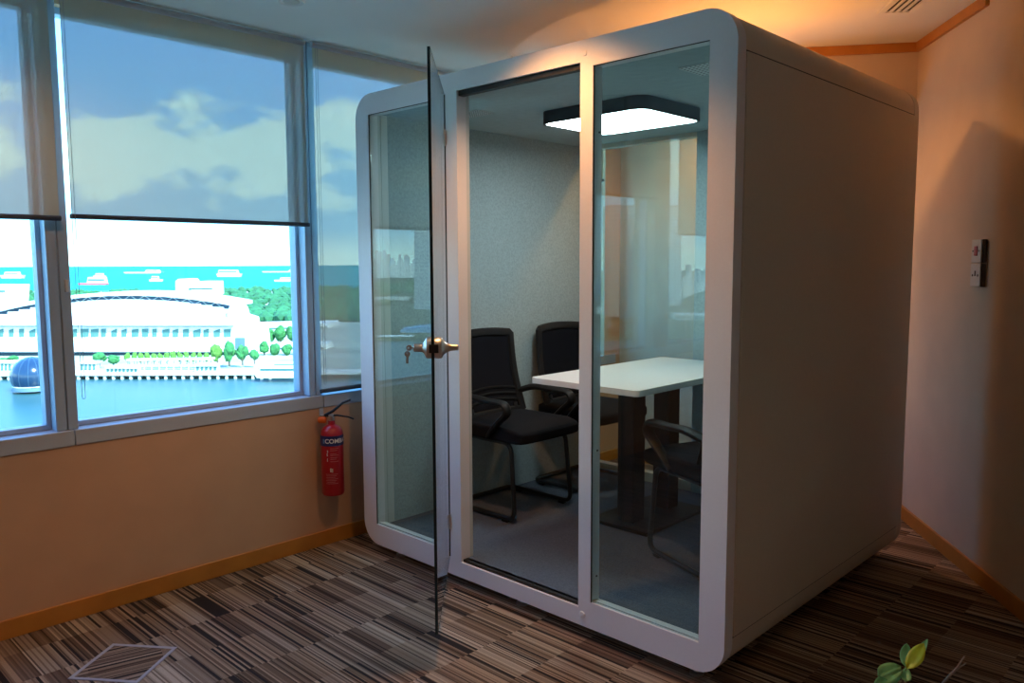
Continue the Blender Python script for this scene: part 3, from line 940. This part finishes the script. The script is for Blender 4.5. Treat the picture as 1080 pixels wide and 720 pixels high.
BAY = water_mat('bay_water_surface', (.03, .10, .12), .35, .05, .12)
BAY.node_tree.nodes['Principled BSDF'].inputs['Specular IOR Level'].default_value = .22
SEA = water_mat('sea_surface', (.015, .27, .30), .8, .01, .05)
SEA.node_tree.nodes['Principled BSDF'].inputs['Specular IOR Level'].default_value = .08
bay = MB().prism([(-9000, -9000, WZ), (3000, -9000, WZ), (3000, 9000, WZ), (-9000, 9000, WZ)], (0, 0, -5)).build('ground_water', BAY, smooth=False)
struct(bay, 'blue green bay water')
flat('ground_sea', (-1.4, .5), 3300, 52000, WZ + 1.2, SEA, 1, label='turquoise open sea')
flat('ground_land', (-1.4, .5), 785, 3300, WZ + 3.4, LAND, 4, label='land beyond the bay')

struct(MB().prism([(-360, -2500, WZ + 2), (-7, -2500, WZ + 2), (-7, 2500, WZ + 2), (-360, 2500, WZ + 2)], (0, 0, -4)).build('ground_bounce', mat('pale_bounce', (.50, .64, .60), .9, noise=.2, nscale=.02), smooth=False), 'unseen pale ground added far below the windows to bounce sunlight up')  # out of view, added to bounce sunlight up onto the room's ceiling
# exhibition hall
D = 960
hall = thing('exhibition_hall', 'long white exhibition hall with a gently arched roof across the bay', 'building', tuple(far(150, 376, D)))


def xprism(mb, uv, D, T, mirror=False, zmin=None):
    P = [far(u, v, D) for u, v in uv]; off = FH * T
    if zmin is not None:
        for p in P: p.z = max(p.z, zmin)
    if mirror:
        P = [mir(p) for p in P]; off = Vector((off.x, -off.y, 0))
    return mb.prism(P, off)


def roofv(u):
    return 308 + 19 * ((u - 135) / 115.0) ** 2 * (.62 if u > 135 else .62)


us = list(range(-100, 248, 12)) + [247]
top = [(u, roofv(u)) for u in us]
xprism(MB(), top + [(u, v + 3.6) for u, v in top[::-1]], 985, 70).build('roof_canopy', W_R, hall)
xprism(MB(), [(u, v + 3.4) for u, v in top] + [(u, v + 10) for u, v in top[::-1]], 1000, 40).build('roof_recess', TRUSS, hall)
tr = MB()
for i in range(22):
    u = 70 + i * 7.5
    a = far(u, roofv(u) + (3.5 if i % 2 else 8.5), 994); b = far(u + 7.5, roofv(u + 7.5) + (8.5 if i % 2 else 3.5), 994)
    tr.tube([a, b], .38, 4)
tr.build('roof_truss', W_R, hall)
# stepped lower roof, sloping towards the bay
lr = MB()
for i in range(len(us) - 1):
    u0, u1 = us[i], us[i + 1]
    v = roofv((u0 + u1) / 2) + 7.5
    P = [far(u0, v, 990), far(u1, v, 990), far(u1, 341, 948), far(u0, 341, 948)]
    lr.prism(P, (0, 0, -2.5))
lr.build('lower_roof', W_R, hall)
xprism(MB(), [(-100, 340.5), (250, 340.5), (256, 348), (256, 358), (-100, 358)], 956, 40).build('front_wall', W_B, hall)
for i in range(26):
    u = -34 + i * 10.8
    if 45 < u < 62: continue
    w = random.uniform(4.5, 8.5)
    xprism(MB(), [(u, 346.5 + random.uniform(0, 3)), (u + w, 346.5), (u + w, 355), (u, 355.5)], 955, 1.5).build('window_bay', GLZ, hall)
xprism(MB(), [(-100, 343.4), (246, 343.4), (246, 344.4), (-100, 344.4)], 954.6, .6).build('louvre', BASEM, hall)
xprism(MB(), [(-110, 357), (262, 357), (268, 371), (-110, 371)], 945, 40).build('terrace', W_R, hall)
xprism(MB(), [(-110, 370.8), (240, 370.8), (240, 384), (-110, 384)], 958, 30).build('shade_toned_base', BASEM, hall)  # shade under the terrace is put into this dark base colour
xprism(MB(), [(244, 317), (250, 326), (252, 333), (262, 336), (263, 342), (272, 344), (274, 356), (276, 382), (240, 382), (240, 330)], 962, 40).build('stair_end', W_B, hall)
xprism(MB(), [(248, 356), (258, 356), (258, 368), (248, 368)], 944, 1.2).build('door_opening', TRUSS, hall)

b = thing('office_block', 'tall white block at the far left above the hall roof', 'building', tuple(far(-4, 325, 1300)))
xprism(MB(), [(-60, 300.5), (8, 300.5), (6, 330), (-60, 330)], 1300, 60).build('wall', W_B, b)
xprism(MB(), [(-60, 306), (5, 306), (5, 308), (-60, 308)], 1299, 1).build('window_strip', GLZ, b)
b = thing('office_block', 'pale flat roofed block between the hall roof and the sea', 'building', tuple(far(205, 312, 2300)))
xprism(MB(), [(185, 296.5), (188, 294), (197, 294), (201, 299), (201, 312), (185, 312)], 2300, 80).build('wall', W_B, b)
xprism(MB(), [(201, 300.5), (209, 300.5), (209, 296.5), (225, 296.5), (226, 313), (201, 313)], 2310, 80).build('wing', W_B, b)
xprism(MB(), [(199, 303.5), (224, 303.5), (224, 305.5), (199, 305.5)], 2298, 1.5).build('window_strip', GLZ, b)
b = thing('terminal_building', 'long low white building at the right, among trees across the bay', 'building', tuple(far(290, 352, 1330)))
xprism(MB(), [(254, 343.5), (300, 342.5), (345, 341.5), (345, 349), (254, 351)], 1330, 90).build('wall', W_B, b)
xprism(MB(), [(262, 345.8), (345, 344.6), (345, 346), (262, 347.2)], 1328, 1.5).build('window_strip', GLZ, b)
b = thing('low_pavilion', 'low white terraced building right of the hall end', 'building', tuple(far(290, 376, 960)))
xprism(MB(), [(280, 364), (300, 362.5), (345, 362), (345, 377), (280, 377)], 1010, 30).build('wall', W_R, b)
xprism(MB(), [(284, 367), (340, 366), (340, 367.5), (284, 368.5)], 1008, 1.5).build('window_strip', BASEM, b)

# promenade over the water
pr = thing('promenade', 'white waterfront promenade deck on posts across the bay', 'promenade', tuple(far(160, 400, 775)))
mbp = MB()
dk = [(-160, 401.8), (40, 399.2), (80, 396.3), (120, 395.4), (200, 394.6), (262, 393.6), (330, 392.0), (440, 390)]
for i in range(len(dk) - 1):
    (u0, v0), (u1, v1) = dk[i], dk[i + 1]
    P = [far(u0, v0, 772), far(u1, v1, 772), far(u1, v1 - 4.5, 800), far(u0, v0 - 4.5, 800)]
    for p in P: p.z = -104.5 if True else p.z
    mbp.prism(P, (0, 0, -1.7))
mbp.build('deck', DECK, pr)
for i in range(34):
    u = -20 + i * 9.2
    if 44 < u < 66: continue
    p = far(u, 398, 773); q = far(u + 2.6, 398, 773)
    MB().prism([(p.x, p.y, -112), (q.x, q.y, -112), (q.x, q.y, -106.2), (p.x, p.y, -106.2)], FH * 3).build('post', DECK, pr)
MB().prism([Vector((p.x, p.y, -112)) for p in (far(-60, 398, 786), far(345, 398, 786), far(345, 398, 789), far(-60, 398, 789))], (0, 0, 5.6)).build('quay_wall', BASEM, pr)


def pavilion(u0, u1, v0, v1, D, label, roof=W_R, name='glass_pavilion'):
    t = thing(name, label, 'pavilion', tuple(far((u0 + u1) / 2, v1, D)))
    xprism(MB(), [(u0 - .8, v0), (u1 + .8, v0), (u1 + .8, v0 + 1.6), (u0 - .8, v0 + 1.6)], D - 1.5, 12).build('roof', roof, t)
    n = max(3, int((u1 - u0) / 4))
    xprism(MB(), [(u0, v0 + 1.5), (u1, v0 + 1.5), (u1, v1 + 3), (u0, v1 + 3)], D + 1, 8, zmin=-104.45).build('wall', W_B, t)
    for i in range(n):
        a = u0 + (u1 - u0) * (i + .2) / n; c = u0 + (u1 - u0) * (i + .8) / n
        xprism(MB(), [(a, v0 + 2.6), (c, v0 + 2.6), (c, v1 - 2.2), (a, v1 - 2.2)], D + .5, 1).build('window', GLZ, t)


pavilion(111.5, 145, 386.5, 394.5, 782, 'left white box pavilion on the promenade edge, nearer the mullion')
pavilion(206, 229, 384.2, 392.8, 782, 'small white box pavilion on the promenade edge, left of the moored ferry')
pavilion(84, 101, 381.5, 393, 800, 'white kiosk on the promenade just right of the mullion')
pavilion(-20, 12, 381, 393, 800, 'white kiosk on the promenade left of the glass dome')
cn = thing('walkway_canopy', 'long flat white canopy behind the palms on the promenade', 'canopy', tuple(far(178, 388, 805)))
xprism(MB(), [(133, 378.8), (224, 377.6), (224, 379.3), (133, 380.6)], 803, 8).build('roof', W_R, cn)
for i in range(12):
    u = 136 + i * 7.8
    xprism(MB(), [(u, 380.0), (u + .8, 380.0), (u + .8, 391.5), (u, 391.5)], 806, 1).build('post', DECK, cn)

# dome
dc = far(34, 396.5, 700)
dome = thing('glass_dome', 'dark blue glass dome floating on the bay at the left', 'dome', (dc.x, dc.y, WZ))
Rd = 17.0
prof = []
for i in range(25):
    a = -.55 + (PI / 2 + .55) * i / 24
    prof.append((dc.z + Rd * math.sin(a) - dc.z, Rd * math.cos(a)))
MB().lathe(prof, dc, (0, 0, 1), 48).build('glass_shell', DOMEM, dome)
rb_ = MB()
for kx in range(14):
    a = 2 * PI * kx / 14
    rb_.tube([dc + Vector((math.cos(a) * math.cos(t) * Rd * 1.004, math.sin(a) * math.cos(t) * Rd * 1.004, math.sin(t) * Rd * 1.004)) for t in [-.5 + 2.05 * i / 14 for i in range(15)]], .12, 4)
rb_.build('rib', TRUSS, dome)
zb = dc.z + prof[0][0]
MB().lathe([(zb - dc.z - 3.2, Rd * .93), (zb - dc.z - 3.0, Rd * .96), (zb - dc.z - .4, Rd * .96), (zb - dc.z, Rd * .9)], dc, (0, 0, 1), 48).build('base_ring', mat('dome_base', (.12, .20, .30), .5), dome)
MB().lathe([(zb - dc.z + .4, Rd * .89), (zb - dc.z + .5, Rd * .93), (zb - dc.z + .9, Rd * .93), (zb - dc.z + 1.0, Rd * .9)], dc, (0, 0, 1), 48).build('handrail', W_B, dome)


def boat(u0, u1, vw, vh, D, label, hull=SHIPW, name='ferry', cab=(.25, .75), ctop=None):
    """vw waterline, vh deck height"""
    t = thing(name, label, 'boat' if name == 'ferry' else 'ship', tuple(far((u0 + u1) / 2, vw, D)))
    L = (u1 - u0)
    xprism(MB(), [(u0, vh), (u1, vh), (u1 - .04 * L, vw), (u0 + .05 * L, vw)], D, .2 * L * D / FPX).build('hull', hull, t)
    ct = ctop if ctop else vh - (vw - vh) * 1.3
    xprism(MB(), [(u0 + cab[0] * L, ct), (u0 + cab[1] * L, ct), (u0 + (cab[1] + .04) * L, vh), (u0 + (cab[0] - .04) * L, vh)], D + 1, .15 * L * D / FPX).build('cabin', SHIPW, t)
    xprism(MB(), [(u0 + cab[0] * L, ct + (vh - ct) * .35), (u0 + (cab[1] - .02) * L, ct + (vh - ct) * .35), (u0 + (cab[1] - .02) * L, ct + (vh - ct) * .62), (u0 + cab[0] * L, ct + (vh - ct) * .62)], D + .4, .5).build('window_strip', GLZ, t)
    return t


boat(268, 322, 398.5, 393.5, 748, 'long white ferry moored at the promenade, right side of the bay', cab=(.12, .8), ctop=386)
boat(276, 320, 391, 387, 770, 'white boat moored behind the long ferry', cab=(.3, .85), ctop=382)
for (u0, u1, vw, vh, D, lab, hl, cab, ct) in (
    (82, 112, 303, 298.5, 4400, 'red hulled ship with white decks, left of the sea view', SHIPR, (.35, .95), 292),
    (157, 171, 298, 294.5, 5200, 'small white ship in the middle of the sea view', SHIPW, (.2, .7), 291),
    (0, 24, 293.5, 290, 6400, 'white ship at the far left, beyond the tall white block', SHIPW, (.2, .8), 286.5),
    (228, 254, 292, 288.5, 7000, 'wide white ship on the horizon above the flat roofed block', SHIPW, (.1, .85), 284.5),
    (130, 170, 288.6, 286.8, 10000, 'long thin ship on the horizon left of centre', SHIPW, (.6, .9), 284.5),
    (276, 318, 287.8, 286.0, 10500, 'long thin ship on the horizon at the right mullion', SHIPW, (.7, .95), 284),
    (289, 316, 299, 295, 5000, 'low white ship near the right mullion', SHIPW, (.25, .8), 292.5),
    (46, 60, 291, 288, 7200, 'tiny pale ship behind the left mullion', SHIPW, (.2, .8), 285),
    (98, 111, 293, 290.5, 7000, 'pale ship on the sea above the red one', SHIPW, (.2, .8), 288)):
    boat(u0, u1, vw, vh, D, lab, hl, 'cargo_ship', cab, ct)


def tree(u, vb, vt, D, wpx, m, label, group, name='tree'):
    wpx *= 1.0 if name == 'palm_tree' else 1.22
    b = far(u, vb, D); tp = far(u, vt, D); h = (tp.z - b.z); w = wpx * D / FPX / 2
    t = thing(name, label, 'tree', tuple(b), 0, group)
    MB().tube([b, b + Vector((0, 0, h * .6))], [w * .12, w * .07], 6).build('trunk', BARK, t)
    c = MB()
    for k in range(10):
        a = random.uniform(0, 2 * PI); rd = random.uniform(.15, .42) * w
        c.blob((b.x + math.cos(a) * rd, b.y + math.sin(a) * rd, b.z + h * random.uniform(.45, .78)), w * random.uniform(.42, .66), w * random.uniform(.42, .66), h * random.uniform(.18, .30), 2, .2)
    c.build('crown', m, t, smooth=False)


gp = 'yellow green palms in a row on the promenade'
for i in range(13):
    u = 135 + i * 6.9
    tree(u, 384, 369.5 + random.uniform(0, 2.5), 823, 6.8, PALM, 'yellow green palm in the row behind the long white canopy', gp, 'palm_tree')
gt = 'green trees along the promenade'
for (u, vb, vt, w, lab) in ((105, 386, 371.5, 13, 'bushy tree at the left end of the palm row'), (120, 386, 374, 12, 'low bushy tree next to the left kiosk pavilion'),
                            (229.5, 385, 362, 12.5, 'large bright tree right of the palm row'), (242, 386, 361, 13.5, 'large bright tree before the hall end, second from the palms'),
                            (256, 385, 363.5, 12, 'dark tree in front of the hall door opening'), (268.5, 384, 368, 8, 'dark tree right of the hall door opening'),
                            (14, 384, 375, 11, 'green tree left of the glass dome'), (1, 384, 377, 11, 'green tree at the far left of the promenade')):
    tree(u, vb, vt, 830, w, TREE if u != 229.5 else PALM, lab, gt)
gt = 'green trees at the right among white buildings'
for i, (u, vb, vt, w) in enumerate(((284, 366, 346, 11), (296, 366, 344, 11.5), (308, 365, 344, 11.5), (320, 366, 343, 11.5), (279, 377, 359, 11.5), (291, 379, 361, 11), (303, 378, 362, 11), (316, 378, 358, 12), (331, 376, 350, 13))):
    tree(u, vb, vt, 945 + (130 if vb < 370 else 0), w, TREE, ('green tree in the back row between two low white buildings' if vb < 370 else 'green tree in the front row before the low terraced building'), gt + (' back' if vb < 370 else ' front'))

# woodland, nobody could count it
fo = MB()
for i in range(900):
    u = random.uniform(236, 420); t = random.random() ** 1.6
    Dd = 1490 + t * 1750
    g = far(u, 300, Dd); s = random.uniform(7, 13) * (1 + .5 * t)
    fo.blob((g.x, g.y, WZ + 4 + s * .5), s, s, s * .8, 1, .22)
for i in range(420):
    u = random.uniform(-120, 240)
    Dd = random.uniform(1900, 3100)
    if 175 < u < 236 and Dd > 2220: continue
    g = far(u, 300, Dd); s = random.uniform(9, 17)
    fo.blob((g.x, g.y, WZ + 4 + s * .5), s, s, s * .8, 1, .22)
tag(fo.build('woodland', FOREST, smooth=False), 'dense green woodland behind the white hall, up to the sea', 'woodland', None, 'stuff')

# ---- the town on the other side, which the booth's glass mirrors
flat('ground_town', (-.22, .45), 1150, 9000, WZ + 3.2, GRASS, 4, True, label='town shore mirrored in the booth glass')


def block(name, label, cat, u0, u1, v0, v1, D, T, cols, rows, wall, win, group=None, tilt=0):
    t = thing(name, label, cat, tuple(mir(far((u0 + u1) / 2, v1, D))), 0, group)
    xprism(MB(), [(u0, v0 + tilt), (u1, v0), (u1, v1), (u0, v1)], D, T, True).build('wall', wall, t)
    if rows:
        m = MB()
        for j in range(rows):
            z0 = v0 + (v1 - v0) * (j + .25) / rows; z1 = v0 + (v1 - v0) * (j + .75) / rows
            for i in range(cols):
                a = u0 + (u1 - u0) * (i + .15) / cols; c = u0 + (u1 - u0) * (i + .85) / cols
                xprism(m, [(a, z0 + tilt * (1 - i / cols)), (c, z0 + tilt * (1 - i / cols)), (c, z1), (a, z1)], D - .8, .9, True)
        m.build('window_grid', win, t)
    return t


block('office_tower', 'broad dim office tower mirrored in the right booth glass', 'building', 640, 692, 216, 334, 1500, 60, 9, 26, BWALL, BGLS)
block('office_tower', 'second broad tower mirrored in front of the dim one', 'building', 657, 695, 233, 336, 1320, 50, 8, 20, mat('tower_mid', (.26, .36, .40), .5), BGLS)
block('office_tower', 'narrow white tower mirrored near the right frame of the booth', 'building', 706, 718.5, 216, 322, 1250, 40, 3, 30, W_B, BGLS)
block('office_tower', 'white gridded tower mirrored at the middle post of the booth', 'building', 600, 634, 190, 318, 1350, 40, 9, 26, W_B, BGLS)
block('office_tower', 'tall tower with balconies mirrored in the left booth glass', 'building', 437, 458, 232, 326, 1300, 40, 4, 24, BWALL, BGLS)
random.seed(21)
for i in range(34):
    u = 384 + i * 1.75 + random.uniform(-.5, .5); h_ = random.uniform(6, 24)
    if 395 < u < 405: h_ += 8
    block('apartment_block', 'small pale apartment block in the skyline mirrored in the left booth glass', 'building', u, u + random.uniform(1.4, 2.4), 291 - h_, 293, 4200 + i * 70, 60, 0, 0, random.choice([W_B, BWALL, W_B]), BGLS, 'mirrored skyline blocks')
for i in range(16):
    u = 720 + i * 2.4
    block('apartment_block', 'pale block in the skyline mirrored at the right edge of the booth glass', 'building', u, u + 2.2, 300 - random.uniform(0, 22), 318, 2400 + i * 70, 60, 0, 0, random.choice([W_B, BWALL]), BGLS, 'mirrored skyline blocks at right')
block('long_hall', 'long pale hall mirrored low in the right booth glass', 'building', 628, 692, 325, 331, 1700, 40, 0, 0, W_B, BGLS)
block('long_hall', 'long white hall mirrored low at the right edge of the glass', 'building', 712, 760, 331, 345, 1500, 40, 8, 2, W_B, BGLS)
block('elevated_road', 'pale elevated road mirrored in the left booth glass', 'road', 380, 460, 313, 316.5, 2300, 20, 0, 0, DECK, BGLS)
block('low_hall', 'blue roofed low hall mirrored in the left booth glass', 'building', 422, 460, 343, 353, 1250, 60, 0, 0, BROOF, BGLS, tilt=5)
block('low_hall', 'white waterfront row mirrored in the left booth glass', 'building', 380, 436, 354.5, 359, 1180, 20, 12, 1, W_B, BGLS)
fo = MB()
for i in range(240):
    u = random.uniform(380, 705); Dd = random.uniform(2060, 3900)
    if 2220 < Dd < 2420: continue
    if Dd > 2280: Dd += 120
    if 2000 < Dd and 706 < u: continue
    g = mir(far(u, 300, Dd)); s = random.uniform(14, 26)
    fo.blob((g.x, g.y, WZ + 4 + s * .4), s * 1.5, s * 1.5, s * .8, 1, .22)
tag(fo.build('woodland', FOREST, smooth=False), 'green woodland of the town mirrored in the booth glass', 'woodland', None, 'stuff')

# ------------------------------------------------------------------ light
w = bpy.data.worlds.new('world'); S.world = w; w.use_nodes = True
nt = w.node_tree; nt.nodes.clear(); N = nt.nodes; L = nt.links
out_ = N.new('ShaderNodeOutputWorld'); bg = N.new('ShaderNodeBackground')
tc = N.new('ShaderNodeTexCoord'); sp = N.new('ShaderNodeSeparateXYZ'); L.new(tc.outputs['Generated'], sp.inputs[0])
ramp = N.new('ShaderNodeValToRGB')
els = [(.0, (.55, .75, .85)), (.49, (.8, 1.0, 1.1)), (.5, (.9, 1.3, 1.7)), (.54, (.60, 1.05, 1.75)), (.58, (.42, .86, 1.72)), (.64, (.36, .80, 1.70)), (.8, (.25, .58, 1.4)), (1, (.2, .45, 1.2))]
e = ramp.color_ramp.elements
while len(e) < len(els): e.new(.5)
for x, (p, c) in zip(e, els): x.position = p; x.color = (*c, 1)
mr = N.new('ShaderNodeMapRange'); mr.inputs[1].default_value = -1; mr.inputs[2].default_value = 1
L.new(sp.outputs[2], mr.inputs[0]); L.new(mr.outputs[0], ramp.inputs[0])
mp = N.new('ShaderNodeMapping'); mp.inputs['Scale'].default_value = (8.5, 8.5, 15.0); mp.inputs['Location'].default_value = (.45, .1, .15)
L.new(tc.outputs['Generated'], mp.inputs[0])
nz = N.new('ShaderNodeTexNoise'); nz.inputs['Scale'].default_value = 1.0; nz.inputs['Detail'].default_value = 9; nz.inputs['Roughness'].default_value = .55
L.new(mp.outputs[0], nz.inputs['Vector'])


def zramp(pts):
    n = N.new('ShaderNodeValToRGB'); e = n.color_ramp.elements
    while len(e) < len(pts): e.new(.5)
    for x, (p, c) in zip(e, pts): x.position = p; x.color = (c, c, c, 1)
    L.new(sp.outputs[2], n.inputs[0]); return n.outputs[0]


def wm(op, a, b_, c_=None):
    n = N.new('ShaderNodeMath'); n.operation = op
    for i, x in enumerate((a, b_, c_)):
        if x is None: continue
        if isinstance(x, (int, float)): n.inputs[i].default_value = x
        else: L.new(x, n.inputs[i])
    return n.outputs[0]


def smooth(x, lo, hi):
    n = N.new('ShaderNodeMapRange'); n.interpolation_type = 'SMOOTHSTEP'
    n.inputs[1].default_value = lo; n.inputs[2].default_value = hi; L.new(x, n.inputs[0]); return n.outputs[0]


# heaped white clouds over a hazy grey layer near the horizon
heap = smooth(wm('ADD', zramp([(.0, .0), (.07, .26), (.11, .46), (.15, .50), (.175, .40), (.205, .22), (.25, .0), (.5, .1), (1, .1)]), nz.outputs['Fac']), .85, .97)
haze = zramp([(0, .9), (.06, .8), (.12, .62), (.17, .28), (.24, .0), (1, 0)])
m1 = N.new('ShaderNodeMix'); m1.data_type = 'RGBA'
L.new(haze, m1.inputs[0]); L.new(ramp.outputs[0], m1.inputs[6]); m1.inputs[7].default_value = (.62, .98, 1.45, 1)
m2 = N.new('ShaderNodeMix'); m2.data_type = 'RGBA'
L.new(wm('MULTIPLY', heap, .95), m2.inputs[0]); L.new(m1.outputs[2], m2.inputs[6]); m2.inputs[7].default_value = (1.25, 1.48, 1.62, 1)
m3 = N.new('ShaderNodeMix'); m3.data_type = 'RGBA'
L.new(zramp([(0, 1), (.012, .9), (.04, .0), (1, 0)]), m3.inputs[0]); L.new(m2.outputs[2], m3.inputs[6]); m3.inputs[7].default_value = (1.25, 1.45, 1.55, 1)
L.new(m3.outputs[2], bg.inputs[0]); bg.inputs[1].default_value = 2.9
L.new(bg.outputs[0], out_.inputs[0])

sun = bpy.data.lights.new('sun', 'SUN'); sun.energy = 14.0; sun.angle = .01; sun.color = (1, .97, .9)
so = bpy.data.objects.new('sun', sun); COL.objects.link(so)
so.rotation_euler = Vector((-.75, .02, -.66)).to_track_quat('-Z', 'Y').to_euler()


def spot(name, loc, e, ang=120, blend=.6, col=(1, .46, .16), tgt=(0, 0, -1), r=.05):
    l = bpy.data.lights.new(name, 'SPOT'); l.energy = e; l.color = col; l.spot_size = math.radians(ang); l.spot_blend = blend; l.shadow_soft_size = r
    o = bpy.data.objects.new(name, l); COL.objects.link(o); o.location = loc
    o.rotation_euler = Vector(tgt).to_track_quat('-Z', 'Y').to_euler()


spot('downlight_front', (-2.02, 1.99, ZS - .03), 56)
spot('downlight_roof', (-2.0, 3.72, ZC - .03), 36, 150)
spot('downlight_corner', (-2.42, 4.46, ZC - .03), 46, 150)
for x, y, e in ((-2.75, .75, 17), (-2.4, -1.9, 10), (-.6, -.7, 18), (-.2, -2.6, 18), (1.7, -1.6, 18)):
    spot('downlight_room', (x, y, ZS - .03), e, 150)

# ------------------------------------------------------------------ picture settings
S.view_settings.view_transform = 'Standard'; S.view_settings.look = 'None'
S.view_settings.exposure = 0.12; S.view_settings.gamma = 1.0
S.view_settings.use_curve_mapping = False
c = S.cycles
c.use_denoising = True; c.denoiser = 'OPENIMAGEDENOISE'
c.max_bounces = 10; c.diffuse_bounces = 5; c.glossy_bounces = 5; c.transparent_max_bounces = 24; c.transmission_bounces = 6
c.caustics_reflective = False; c.caustics_refractive = False
c.sample_clamp_indirect = 6
